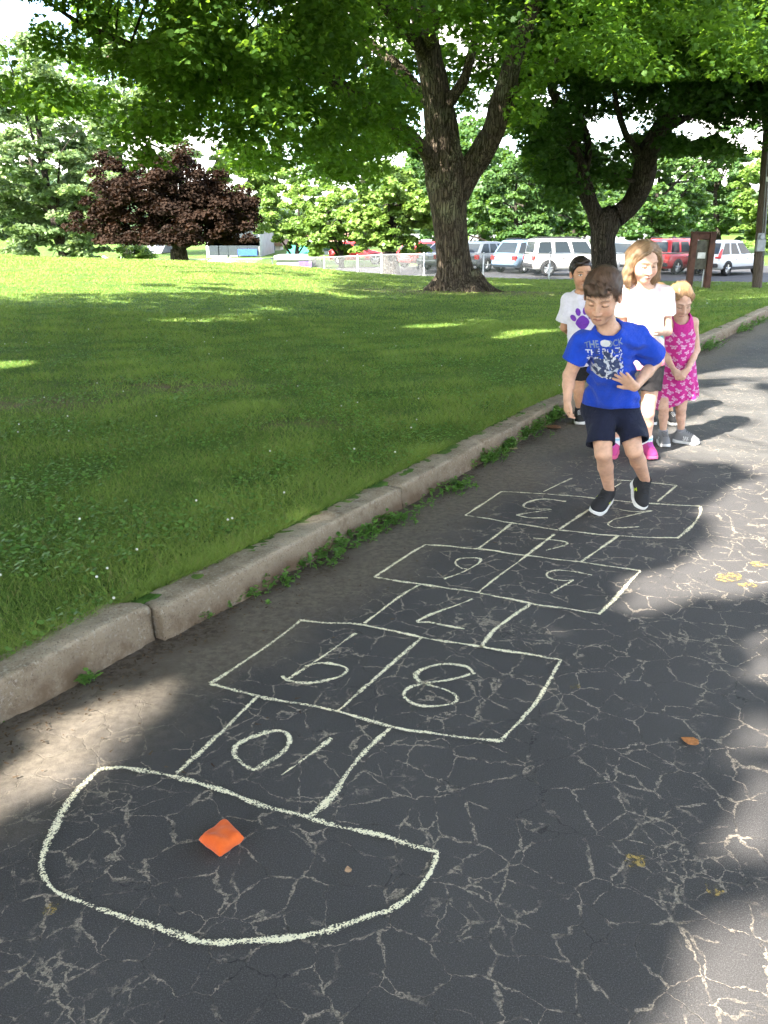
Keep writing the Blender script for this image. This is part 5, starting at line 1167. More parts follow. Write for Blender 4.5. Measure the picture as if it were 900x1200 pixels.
def torso_frame(J):
    up = unit(J['neck']-J['pelvis']); sd = unit((J['shL']-J['shR'])*.7+(J['hipL']-J['hipR'])*.3); sd = unit(sd-up*(sd@up)); return np.array([sd, np.cross(sd, up), up])   # rows: side, front, up
def hand(S, w, d, n, lat, s=1.0, curl=.4, spread=.18, thumb=.8):
    """w wrist, d along the hand, n out of the palm, lat towards the thumb"""
    d = unit(d); n = unit(n-d*(np.dot(n, d))); lat = unit(lat-d*np.dot(lat, d)-n*np.dot(lat, n)); kn = []
    for i, (o, L1) in enumerate(((.021, .060), (.007, .064), (-.0075, .061), (-.021, .055))):
        q = w+(d*L1+lat*o)*s; S.cone(w+lat*o*.45*s+d*.004*s, q, .0125*s, .0095*s, .012*s); kn.append(q)
    for i, (q, ln) in enumerate(zip(kn, (.047, .053, .049, .039))):
        a = (1.5-i)*spread; c = curl*(1+.12*i); e = unit(d*math.cos(a)+lat*math.sin(a)); e1 = e*math.cos(c*.6)+n*math.sin(c*.6); e2 = e*math.cos(c*1.5)+n*math.sin(c*1.5); m = q+e1*ln*.52*s; S.cone(q, m, .0082*s, .0072*s, .004*s); S.cone(m, m+e2*ln*.5*s, .0072*s, .0058*s, .003*s)
    b = w+(d*.014+lat*.017)*s; e = unit(lat*math.sin(thumb)+d*math.cos(thumb)+n*.25); m = b+e*.030*s; S.cone(b, m, .0115*s, .0092*s, .008*s); S.cone(m, m+unit(e+d*.5)*.026*s, .0088*s, .0065*s, .003*s)
def head(S, c, M, s, nose=1.0):
    """M rows: right (viewer's right when facing), forward, up"""
    P = lambda x, y, z: c+s*(M[0]*x+M[1]*y+M[2]*z)
    E = lambda p, r, k=.02, op='u': S.ell(P(*p), M, np.array(r)*s, k*s, op)
    Cn = lambda a, b, ra, rb, k=.01, op='u': S.cone(P(*a), P(*b), ra*s, rb*s, k*s, op)
    E((0, -.012, .030), (.073, .090, .083)); E((0, .030, -.035), (.057, .056, .072), .035); E((0, .060, -.092), (.026, .022, .02), .03)
    for q in (-1, 1):
        E((q*.036, .054, -.040), (.027, .026, .03), .025); Cn((q*.014, .084, .020), (q*.046, .068, .022), .008, .007, .014)
        E((q*.031, .098, .002), (.019, .017, .013), .014, 'd'); E((q*.031, .0735, .001), (.0145, .0125, .0105), .004)
        E((q*.076, -.006, -.008), (.009, .020, .029), .008); E((q*.083, -.000, -.004), (.006, .010, .016), .006, 'd')
        E((q*.0125, .091, -.038), (.009, .010, .008), .006)
    Cn((0, .085, .008), (0, .103*nose, -.034), .0075, .0105, .012); E((0, .100*nose, -.037), (.0105, .010, .009), .006)
    Cn((-.016, .080, -.0685), (0, .0850, -.0670), .0036, .0042, .008); Cn((.016, .080, -.0685), (0, .0850, -.0670), .0036, .0042, .008); Cn((-.012, .0785, -.0755), (.012, .0785, -.0755), .0046, .0046, .009)
    Cn((-.016, .0878, -.0713), (.016, .0878, -.0713), .0016, .0016, .003, 'd')
    return P
def paint_head(V, c, M, s, skin, brow, eyes='open', lips=(.52, .20, .17), smile=False):
    """pigment of brows, lips, eyes, lashes; shade painted into nostrils, mouth, lid crease"""
    skin = np.array(skin); q = ((V-c)@M.T)/s; x, y, z = q.T; C = np.tile(skin, (len(V), 1)); fr = y > .045; ax = np.abs(x)
    def put(m, col, a=1.0): 
        m = np.clip(m, 0, 1)[:, None]*a; C[:] = C*(1-m)+np.array(col)*m
    cheek = np.exp(-(((ax-.040)/.018)**2+((z+.038)/.018)**2))*fr; put(cheek, skin*np.array([1.05, .78, .76]), .55); put(np.exp(-((x/.013)**2+((z+.038)/.012)**2))*fr, skin*np.array([1.04, .8, .78]), .4)
    put(sstep(.06, .075, ax)*sstep(-.05, -.04, z)*sstep(.04, .03, z), skin*np.array([1.05, .76, .74]), .5)
    bz = .0235+.10*(ax-.030)*(ax < .034)-.22*np.maximum(ax-.034, 0); put(sstep(.0046, .0022, np.abs(z-bz))*sstep(.010, .016, ax)*sstep(.052, .044, ax)*fr, brow, .6)
    ml = -.0712+(.28*np.maximum(ax-.006, 0) if smile else -.02*ax); lw = .021 if not smile else .026
    put(sstep(1.2, .6, (x/lw)**2+((z-ml)/.0082)**2)*fr, lips, .5); put(sstep(.0022, .0010, np.abs(z-ml))*sstep(lw, lw-.004, ax)*fr, (.16, .05, .045), .85)
    if smile: put(sstep(1.1, .8, (x/.018)**2+((z-ml+.0012)/.0034)**2)*fr, (.62, .58, .52), .9)
    put(np.exp(-(((ax-.006)/.003)**2+((z+.0445)/.0022)**2))*fr, skin*.25, .8)  # shade of the nostrils put into the skin colour
    ex = ax-.031
    if eyes == 'open':
        e = (ex/.0135)**2+((z-.001)/.0062)**2; put(sstep(1.15, .85, e)*fr, (.62, .60, .58)); put(sstep(.0062, .0050, np.hypot(ex, z-.001))*(e < 1.1)*fr, (.07, .038, .02)); put(sstep(.0028, .0020, np.hypot(ex, z-.001))*(e < 1.1)*fr, (.008, .006, .006))
        put(sstep(.0024, .0012, np.abs(z-(.001+.0066*np.sqrt(np.clip(1-(ex/.0145)**2, 0, 1)))))*(np.abs(ex) < .0148)*fr, brow*np.array(.35), .9)
    else:
        zz = -.0035-.0035*np.sqrt(np.clip(1-(ex/.0155)**2, 0, 1)); put(sstep(.0027, .0012, np.abs(z-zz))*(np.abs(ex) < .0150)*fr, np.array(brow)*.3, .95); put(sstep(.0018, .0008, np.abs(z-.0085-.003*np.sqrt(np.clip(1-(ex/.0155)**2, 0, 1))))*(np.abs(ex) < .0145)*fr, skin*.6, .6)
    return C
def hair_strands(V, Fc, c, M, s, flow, n, length, width, rng, lift=.002, steps=6, sel=None):
    bvh = BVHTree.FromPolygons([Vector(v) for v in V], [tuple(f) for f in Fc.tolist()]); idx = rng.choice(np.arange(len(V)) if sel is None else np.nonzero(sel)[0], n); OV = []; OF = []; T = []
    for i in idx:
        p = Vector(V[i]); tn = rng.random(); L = length*rng.uniform(.6, 1.3)/steps; pts = []; jit = rng.normal(0, .16, 3); lf = lift*rng.uniform(.3, 1.3); fly = rng.uniform(.002, .009) if rng.random() < .16 else 0.0
        free = rng.random() < .30; pd = None
        for k in range(steps+1):
            if free and k >= steps-2 and pd is not None:
                q2 = pts[-1][0]+pd*L+np.array([0, 0, -.0015]); pts.append((q2, pts[-1][1])); continue
            hit = bvh.find_nearest(p)
            if hit[0] is None: break
            N_ = hit[1]; b = hit[0]+N_*(lf*(1-.3*k/steps)+fly*(k/steps)**2); pts.append((np.array(b), np.array(N_))); q = ((np.array(p)-c)@M.T)/s; d = flow(q)+jit*.6; d = Vector(M.T@d); d -= N_*d.dot(N_)
            if d.length < 1e-5: break
            pd = np.array(d.normalized()); p = hit[0]+d.normalized()*L
        if len(pts) < 3: continue
        b0 = len(OV); m = len(pts)
        for k, (pp, nn) in enumerate(pts):
            tt = unit(pts[min(k+1, m-1)][0]-pts[max(k-1, 0)][0]); w = np.cross(tt, nn)*width*(.35+.65*math.sin(math.pi*(k+.6)/(m+.2)))/2; OV += [pp-w, pp+w]; T += [tn, tn]
        OF += [(b0+2*k, b0+2*k+1, b0+2*k+3, b0+2*k+2) for k in range(m-1)]
    return np.array(OV), np.array(OF), np.array(T)
def link_local(name, V, Fc, mat, parent, o, smooth=True, attrs=None): return mesh_np(name, V-o, Fc, mat, parent, smooth, attrs)

def shoe_at(parent, o, ankle, f, u, col, L, *a, **kw):
    f = unit(f); u = unit(np.asarray(u, float)-f*np.dot(u, f)); k = L/.19; c = ankle+k*(.040*f-.086*u); return shoe(parent, o, c-f*L/2, c+f*L/2, u, col, L, *a, **kw)
def shoe(parent, o, heel, toe, up, col, L=.19, sole=M_SOLE, laces=(.05, .05, .05), marks=None, h=.0026, name='shoe'):
    """heel / toe: points under the foot"""
    f = unit(toe-heel); u = unit(up-f*(up@f)); sd = np.cross(f, u); M = np.array([f, sd, u]); c = (heel+toe)/2; k = L/.19; P = lambda x, y, z: c+k*(M[0]*x+M[1]*y+M[2]*z)
    ext = np.abs(M).T@np.array([.12, .06, .135])*k; S = SDF(c-ext, c+ext, h); E = lambda p, r, kk=.02: S.ell(P(*p), M, np.array(r)*k, kk*k)
    E((-.058, 0, .040), (.036, .032, .046)); E((.0, 0, .034), (.060, .034, .036)); E((.050, .002, .030), (.046, .038, .025)); S.cone(P(.035, 0, .042), P(-.030, 0, .074), .028*k, .031*k, .02*k); S.cone(P(-.038, 0, .06), P(-.041, 0, .088), .033*k, .031*k, .015*k)
    S.cut(lambda p: ((p-c)@M[2])*-1+.010*k); S.cone(P(-.040, 0, .094), P(-.040, 0, .125), .0255*k, .036*k, .004*k, 'd')
    V, Fc = S.mesh(1); Cc = np.tile(np.array(col, float), (len(V), 1)); decs = []
    if marks: decs = [decal(V, Fc, (P(*m['at']), unit(M.T@np.array(m['sd'])), unit(M.T@np.array(m['up'])), unit(M.T@np.array(m['fr']))), m['w']*k, m['h']*k, .0022, m['fn']) for m in marks]
    V2, F2, C2 = with_decals(V, Fc, Cc, decs); sh = link_local(name, V2, F2, M_SHOE, parent, o, True, {'col': C2})
    S2 = SDF(c-ext, c+ext, h); q = S2.pts(); X = [(M[i, 0]*(q[0]-c[0])+M[i, 1]*(q[1]-c[1])+M[i, 2]*(q[2]-c[2]))/k for i in range(3)]
    t = np.clip((X[0]+.058)/.118, 0, 1); r = .0335+.008*np.sin(t*2.6)**2*(t > .3)-.004*np.exp(-((t-.45)/.2)**2); d2 = np.hypot(X[0]+.058-t*.118, X[1])-r-.002; top = .021+.006*np.clip((np.abs(X[0])-.04)/.05, 0, 1); zc = np.maximum(X[2]-top, -X[2]+.0+.010*np.clip((X[0]-.06)/.04, 0, 1)**2)
    S2.f = (np.maximum(d2, zc)*k).astype(np.float32)+0*S2.f; V, Fc = S2.mesh(1); link_local('sole', V, Fc, sole, sh, np.zeros(3)+o)
    for ob in (sh.children): pass
    bvh = BVHTree.FromPolygons([Vector(v) for v in V2[:len(V2)]], [tuple(ff) for ff in F2.tolist()]); mb = MB()
    for x in (.040, .026, .012, -.002):
        pts = []
        for y in (-.018, -.009, 0, .009, .018):
            hit = bvh.ray_cast(Vector(P(x+.2*abs(y), y, .16)), Vector(-M[2]))
            if hit[0] is not None: pts.append(np.array(hit[0])+M[2]*.001-o)
        if len(pts) > 2: mb.tube(pts, .0026*k, 5)
    if mb.v: mb.build('laces', simple('laces', laces, .9, .2, 0, .1), sh, True)
    return sh

def garment(S_bounds, h, build, cuts, th, wr=(.004, 7, .0025, 20), pull=None, limbs=()):
    """limbs: (a, b, ra, rb, fraction): tubes open at their far end, joined to the trunk of the garment"""
    S = SDF(*S_bounds, h); build(S)
    own = []; f0 = S.f.copy()
    for a, b, ra, rb, fr in limbs:
        at = a+(b-a)*fr; d_ = unit(b-a); T_ = SDF(*S_bounds, h); T_.cone(a, b, ra, rb, 0); q = T_.pts(); pl = ((q[0]-at[0])*d_[0]+(q[1]-at[1])*d_[1]+(q[2]-at[2])*d_[2]).astype(np.float32); f = T_.f; k = .022; own.append(np.where((f < f0) & (f < .05), pl+.0025*np.sin(q[0]*60+q[1]*47), -1).astype(np.float32)); u = np.clip(.5+.5*(S.f-f)/k, 0, 1); S.f = (S.f*(1-u)+f*u-k*u*(1-u)).astype(np.float32)
    if wr: S.disp(lambda P: wr[0]*WR(P*np.array([wr[1], wr[1], wr[1]*.6]))+wr[2]*WR2(P*np.array([wr[3], wr[3], wr[3]*.45])), 1.0, .04)
    if pull: S.disp(pull, 1.0, .04)
    S.shell(th)
    for c in cuts: S.cut(c)
    for w_ in own: S.f = np.maximum(S.f, w_)
    return S.mesh(2)
def seg_cut(a, b, at, reach):
    """removes what lies beyond the point 'at' along the limb a->b, close to that limb only"""
    d = unit(b-a)
    def fn(P):
        t = (P-at)@d; r = np.linalg.norm((P-a)-((P-a)@d)[:, None]*d, axis=1); return np.where(r < reach, t, -1.0)
    return fn
def bounds(J, pad=.2):
    A = np.array(list(J.values())); return A.min(0)-pad, A.max(0)+pad

def make_body(J, rs, hs, M, hc, skin, brow, hands, h=.004, eyes='open', smile=False, neck_r=.043, nose=1.0, lips=(.52, .20, .17), kidleg=1.0):
    lo, hi = bounds({**J, 'hc': hc, 'hc2': hc+M[2]*.06}, .16); S = SDF(lo, hi, h); T = torso_frame(J); Lt = np.linalg.norm(J['neck']-J['pelvis'])
    S.loft(J['pelvis'], T, [(-.09*rs, 0, 0, .08*rs, .066*rs), (0, 0, 0, .106*rs, .08*rs), (.35*Lt, 0, .005, .090*rs, .072*rs), (.7*Lt, 0, 0, .102*rs, .074*rs), (.9*Lt, 0, 0, .088*rs, .062*rs), (Lt, 0, 0, .05*rs, .05*rs)], .03)
    for q in 'RL':
        S.cone(J['neck']-T[2]*.035*rs, J['sh'+q], .045*rs, .044*rs, .04); S.cone(J['sh'+q], J['el'+q], .041*rs, .031*rs, .02); S.cone(J['el'+q], J['el'+q]*.6+J['wr'+q]*.4, .031*rs, .0295*rs, .012); S.cone(J['el'+q]*.6+J['wr'+q]*.4, J['wr'+q], .0295*rs, .0195*rs, .012)
        k = J['kn'+q]; a = J['an'+q]; hp = J['hip'+q]; S.cone(hp, k, .068*rs*kidleg, .045*rs*kidleg, .03)
        mm = k*.62+a*.38; back = unit(np.cross(unit(a-k), T[0])); 
        if back[1] < 0: back = -back
        S.cone(k, mm+back*.006*rs, .042*rs*kidleg, .041*rs*kidleg, .012); S.cone(mm+back*.006*rs, a, .041*rs*kidleg, .027*rs*kidleg, .012)
    S.cone(J['neck']-T[2]*.02, hc+hs*(M[1]*-.012+M[2]*-.06), neck_r*rs*1.08, neck_r*rs, .025)
    head(S, hc, M, hs, nose)
    for hd in hands: hand(S, *hd[0], **hd[1])
    V, Fc = S.mesh(1); q = ((V-hc)@M.T)/hs; C0 = q[Fc].mean(1); fm = (C0[:, 1] > .035) & (C0[:, 2] < .05) & (C0[:, 2] > -.1) & (np.abs(C0[:, 0]) < .062); V, Fc, fm2 = subdiv(V, Fc, fm); V, Fc, _ = subdiv(V, Fc, fm2)
    C = paint_head(V, hc, M, hs, skin, np.array(brow), eyes, lips, smile); return V, Fc, C
def head_frame(yaw, pitch, roll=0):
    """yaw > 0 turns the face to the picture's right, pitch > 0 looks down"""
    y, p = R(yaw), R(pitch); f = np.array([math.sin(y)*math.cos(p), -math.cos(y)*math.cos(p), -math.sin(p)]); r = unit(np.cross(f, [0, 0, -1.])) ; r = unit(np.cross(np.array([0, 0, 1.]), f)) ; r = -r if r[0] < 0 else r; u = np.cross(r, f); u = u if u[2] > 0 else -u
    c, s = math.cos(R(roll)), math.sin(R(roll)); return np.array([c*r+s*u, f, c*u-s*r])
def JP(d): return {k: on_y(*v) for k, v in d.items()}
def root(name, V, Fc, C, o, label):
    ob = mesh_np(name, V-o, Fc, M_SKIN, None, True, {'col': C}); ob.location = tuple(o); tag(ob, label, 'person', 'children on the driveway'); return ob
# ------------------------------------------------------------------ the boy hopping in the front
def boy_blue():
    J = JP(dict(pelvis=(717, 474, 4.31), neck=(713, 385, 4.10), shR=(685, 400, 4.12), shL=(745, 398, 4.13), elR=(667, 440, 4.16), elL=(768, 424, 4.22), wrR=(665, 467, 4.10), wrL=(744, 454, 4.02),
                hipR=(704, 480, 4.30), hipL=(732, 480, 4.30), knR=(707, 531, 4.17), knL=(743, 528, 4.19), anR=(714, 574, 4.34), anL=(756, 562, 4.38)))
    M = head_frame(-27, 27, -3); hc = on_y(706, 346, 4.02); hs = 1.06; skin = (.56, .33, .225); o = np.array([J['pelvis'][0], 4.3, 0])
    hands = [((J['wrR'], np.array([.02, .05, -1.]), np.array([1., .1, 0]), np.array([.1, -1., 0])), dict(s=1.02, curl=.75, spread=.06, thumb=.5)),
             ((J['wrL'], np.array([-.80, -.15, .62]), np.array([-.45, -.75, -.35]), np.array([-.55, -.1, -.8])), dict(s=1.05, curl=.10, spread=.22, thumb=.7))]
    V, Fc, C = make_body(J, 1.0, hs, M, hc, skin, (.10, .06, .04), hands, .0036, 'down', lips=(.46, .17, .15), kidleg=.98)
    ob = root('person', V, Fc, C, o, 'boy in a bright blue printed t-shirt and navy shorts hopping, looking down'); T = torso_frame(J); Lt = np.linalg.norm(J['neck']-J['pelvis'])
    # t-shirt
    lo, hi = bounds({k: J[k] for k in ('pelvis', 'neck', 'shR', 'shL', 'elR', 'elL')}, .2); sR = J['shR']*.40+J['elR']*.60; sL = J['shL']*.30+J['elL']*.70
    def bt(S):
        S.loft(J['pelvis'], T, [(-.14, .0, .012, .141, .114), (.0, 0, .01, .138, .112), (.35*Lt, 0, .01, .128, .108), (.7*Lt, 0, .004, .128, .098), (.92*Lt, 0, 0, .105, .074), (1.02*Lt, 0, 0, .058, .056)], .02)
        for q in 'RL': S.cone(J['neck']-T[2]*.03, J['sh'+q]+T[2]*.004, .056, .060, .04)
    cuts = [lambda P: -(P[:, 2]-J['pelvis'][2])+.004-.004*WR(P*4), lambda P: .060-np.linalg.norm((P-(J['neck']+T[2]*.035+T[1]*.018))*np.array([1, 1, 1]), axis=1)]
    def pull(P):
        q = (P-J['pelvis'])@T.T; return .006*np.sin(q[:, 2]*75+np.abs(q[:, 0])*60+2*WR(P*5))*np.exp(-((np.abs(q[:, 0])-.12)/.07)**2)+.003*np.sin(q[:, 0]*80+2*WR(P*4))*np.exp(-((q[:, 2]-.02)/.07)**2)
    V, Fc = garment((lo, hi), .0045, bt, cuts, .010, (.0075, 6, .0045, 15), pull, [(J['shR'], J['elR'], .058, .066, .60), (J['shL'], J['elL'], .058, .070, .74)])
    lines = [text_mask('THE ROCK', .172, .034) for k in range(5)]; gr = Noise(88, dim=2); gr2 = Noise(89, dim=2)
    def fn(U, W_):
        m = np.zeros(U.shape, bool); c = np.zeros(U.shape+(3,)); g = gr(np.stack([U*26, W_*26], -1)); g2 = gr2(np.stack([U*60, W_*60], -1)); h_ = .21
        for i in range(U.shape[0]):
            for j in range(U.shape[1]):
                u, v = U[i, j], W_[i, j]; r = int((h_/2-v)/.041)
                if 0 <= r < 5:
                    vv = v-(h_/2-.0205-r*.041); inside = lines[r](u*(1+.02*r), vv); col = (.62, .64, .68) if r else (.20, .25, .36)
                    if r and g[i, j]+.35*g2[i, j] > .75: col = (.05, .07, .14)
                    if inside and not (r > 0 and g2[i, j] > 1.1): m[i, j] = True; c[i, j] = col
                    # the dark pictured shape that covers the lower lines
                    e = ((u-.005)/.066)**2+((v+.040)/.066)**2
                    if not m[i, j] and e+.35*g[i, j] < .9: m[i, j] = True; c[i, j] = (.035, .05, .12) if g2[i, j]+g[i, j]*.6 < .45 else (.5, .53, .6)
                    elif m[i, j] and e+.3*g[i, j] < .8 and g[i, j]+g2[i, j] < .15: c[i, j] = (.05, .07, .15)
        bump = (((U-.005)/.022)**2+((W_-.087)/.018)**2 < 1); m |= bump; c[bump] = (.66, .68, .70)
        ic = (np.abs(U+.036) < .013*(1-np.clip((W_+.098)/.026, 0, 1))) & (W_ > -.098) & (W_ < -.072); m |= ic; c[ic] = (.7, .72, .74); return m, c
    pc = on_y(716, 432, 4.0); fr = T[1]*-1 if T[1][1] > 0 else T[1]
    fr = unit(fr+T[0]*.10); sd = unit(T[0]-fr*(T[0]@fr)); dec = decal(V, Fc, (pc, sd, T[2], fr), .178, .212, .0019, fn)
    q = (V-(J['neck']+T[2]*.035+T[1]*.018)); rib = np.linalg.norm(q, axis=1) < .076; base = np.tile(np.array([.010, .055, .46]), (len(V), 1)); base[rib] = (.008, .042, .36); hem = V[:, 2]-J['pelvis'][2] < .019; base[hem] = (.009, .048, .41)
    V2, F2, C2 = with_decals(V, Fc, base, [dec]); link_local('t_shirt', V2, F2, M_CLOTH, ob, o, True, {'col': C2})
    # shorts
    lo, hi = bounds({k: J[k] for k in ('pelvis', 'hipR', 'hipL', 'knR', 'knL')}, .18)
    def bs(S):
        S.loft(J['pelvis'], T, [(-.10, 0, 0, .12, .10), (-.04, 0, 0, .138, .108), (.03, 0, 0, .126, .100), (.09, 0, 0, .114, .092), (.16, 0, 0, .108, .088)], .02)
        pass
    dn = lambda q: J['hip'+q]*.12+J['kn'+q]*.88
    V, Fc = garment((lo, hi), .0045, bs, [lambda P: ((P-J['pelvis'])@T[2])-.11], .009, (.008, 6, .0045, 14), None, [(J['hip'+q]+T[0]*sx*.006, J['kn'+q]+T[0]*sx*.004, .082, .070, .80) for q, sx in (('R', -1), ('L', 1))])
    base = np.tile(np.array([.010, .013, .032]), (len(V), 1)); q = (V-J['hipL'])@T.T; st = (q[:, 0] > .066) & (np.abs(q[:, 1]+.0) < .006); base[st] = (.5, .52, .58); link_local('shorts', V, Fc, M_SHORT, ob, o, True, {'col': base})
    # shoes
    def zig(U, W_): m = (np.abs(W_-.009*np.sign(U)*(np.abs(U) > .004)) < .0042) & (np.abs(U) < .018) | (np.abs(U) < .0045) & (np.abs(W_) < .013); c = np.zeros(U.shape+(3,)); c[:] = (.50, .62, .04); return m, c
    mk = [dict(at=(.0, -.02, .036), sd=(1, 0, 0), up=(0, 0, 1), fr=(0, -1, .35), w=.044, h=.034, fn=zig), dict(at=(.0, .02, .036), sd=(1, 0, 0), up=(0, 0, 1), fr=(0, 1, .35), w=.044, h=.034, fn=zig)]
    shoe_at(ob, o, J['anR'], np.array([-.60, -.80, -.22]), np.array([.25, -.2, 1.]), (.016, .016, .018), .205, M_SOLE, (.03, .03, .03), mk)
    shoe_at(ob, o, J['anL'], np.array([-.04, -.86, -.55]), np.array([.32, -.35, 1.]), (.016, .016, .018), .205, M_SOLE, (.03, .03, .03), mk)
    # hair
    P_ = lambda x, y, z: hc+hs*(M[0]*x+M[1]*y+M[2]*z); e = .15*hs; S = SDF(hc-e, hc+e, .0028); S.ell(P_(0, -.014, .036), M, np.array([.081, .097, .090])*hs, 0)
    def hl(P):
        q = ((P-hc)@M.T)/hs; ax = np.abs(q[:, 0]); zc = np.interp(q[:, 1], [-.12, -.05, -.01, .012, .030, .045, .075, .10], [-.055, -.045, -.035, -.02, .012, .046, .068, .072]); zc = zc+sstep(.02, .05, q[:, 1])*(.018*np.exp(-((q[:, 0]-.022)/.03)**2)-.010*np.exp(-((q[:, 0]+.035)/.018)**2))+.005*np.sin(q[:, 0]*210+q[:, 1]*90)+.004*np.sin(q[:, 0]*430); ear = (ax > .066) & (np.abs(q[:, 1]+.006) < .024); zc = np.where(ear, np.maximum(zc, .024), zc); return (zc-q[:, 2])*hs
    S.cut(hl)
    for a, b, ra, rb in (((-.055, .060, .072), (.02, .086, .070), .012, .014), ((.0, .066, .090), (.050, .064, .076), .013, .010), ((-.010, .086, .070), (-.040, .082, .052), .009, .004), ((-.03, .080, .066), (-.058, .062, .038), .008, .004), ((.02, .080, .078), (-.012, .091, .062), .008, .004), ((-.06, .05, .06), (-.066, .036, .030), .008, .005)): S.cone(P_(*a), P_(*b), ra*hs, rb*hs, .012)
    S.disp(lambda P: .0012*np.sin(((P-hc)@M.T)[:, 0]/hs*180+4*WR(P*14))+.0016*WR2(P*30), 1.0, .03); V, Fc = S.mesh(1)
    hm = hair_material('hair_brown', (.045, .026, .017), (.17, .10, .066), .5); rng = np.random.default_rng(5)
    flow = lambda q: np.array([.9 if q[1] > .03 else .25*np.sign(q[0]), 1.0 if q[2] > .03 else .25, -.9 if q[2] < .06 else -.2]); sv, sf, stt = hair_strands(V, Fc, hc, M, hs, flow, 7500, .055, .0013, rng, .0022)
    link_local('hair', np.concatenate([V, sv]), np.concatenate([Fc, sf+len(V)]), hm, ob, o, True, {'tint': np.concatenate([np.full(len(V), .25), stt])})
boy_blue()

def long_hair(ob, o, hc, M, hs, dark, light, matname, seed, length, back_len, tuck=True, pony=False, part=.0):
    P_ = lambda x, y, z: hc+hs*(M[0]*x+M[1]*y+M[2]*z); e = np.array([.16, .18, .26])*hs; S = SDF(hc-e, hc+e*np.array([1, 1, .65]), .0032); S.ell(P_(0, -.014, .034), M, np.array([.083, .099, .091])*hs, 0)
    def hl(P):
        q = ((P-hc)@M.T)/hs; ax = np.abs(q[:, 0]-part); zc = np.interp(q[:, 1], [-.12, -.02, .012, .030, .045, .062, .10], [-.10, -.06, -.03, .0, .034, .066, .088]); zc = zc+sstep(.03, .06, q[:, 1])*(.016*np.exp(-(ax/.016)**2)-.35*np.maximum(ax-.028, 0))+.003*np.sin(q[:, 0]*300); return (zc-q[:, 2])*hs
    S.cut(hl); low = np.array([0, 0, -1.])
    if not pony:
        for sx in (-1, 1):
            a = P_(sx*.060, .022, .062); b = P_(sx*.080, .012 if not (tuck and sx < 0) else -.012, .0); c = P_(sx*.086, -.008, -.055); d = c+low*length*.6*hs+M[0]*sx*.004; e_ = c+low*length*hs-M[0]*sx*.012
            S.cone(a, b, .020*hs, .022*hs, .02); S.cone(b, c, .024*hs, .028*hs, .02); S.cone(c, d, .028*hs, .026*hs, .02); S.cone(d, e_, .026*hs, .014*hs, .02)
        for x in (-.05, 0, .05): a = P_(x, -.075, .02); S.cone(a, a+low*back_len*hs, .034*hs, .026*hs, .03)
    else:
        for sx in (-1, 1): S.cone(P_(sx*.070, .020, .05), P_(sx*.072, -.03, -.005), .014*hs, .018*hs, .02)
        a = P_(-.01, -.10, .03); S.cone(a, a+np.array([-.02, .03, -.06]), .022*hs, .026*hs, .015); S.cone(a+np.array([-.02, .03, -.06]), a+np.array([-.03, .02, -.16]), .026*hs, .012*hs, .02)
    S.disp(lambda P: .0013*np.sin(((P-hc)@M.T)[:, 0]/hs*170+((P-hc)@M.T)[:, 1]/hs*60+4*WR(P*10))+.0022*WR2(P*26), 1.0, .03); V, Fc = S.mesh(1); rng = np.random.default_rng(seed)
    def flow(q):
        if pony: return np.array([-.2*np.sign(q[0]), -1.0, -.25 if q[2] < .05 else .1])
        return np.array([1.6*np.sign(q[0]-part)*max(0, q[2]-.03)/.05, -.25, -1.0])
    sv, sf, stt = hair_strands(V, Fc, hc, M, hs, flow, 6500, .085, .0015, rng, .0026); link_local('hair', np.concatenate([V, sv]), np.concatenate([Fc, sf+len(V)]), hair_material(matname, dark, light), ob, o, True, {'tint': np.concatenate([np.full(len(V), .35), stt])})

def sock(ob, o, a, top, r0, r1, col, band=None):
    S = SDF(np.minimum(a, top)-.08, np.maximum(a, top)+.08, .003); S.cone(a, top, r0, r1, .01); S.cut(lambda P: (P-top)@unit(top-a)); V, Fc = S.mesh(1); C = np.tile(np.array(col, float), (len(V), 1))
    if band is not None: t = (V-top)@unit(top-a); C[(t > -.020) & (t < -.006)] = band
    link_local('sock', V, Fc, M_CLOTH, ob, o, True, {'col': C})

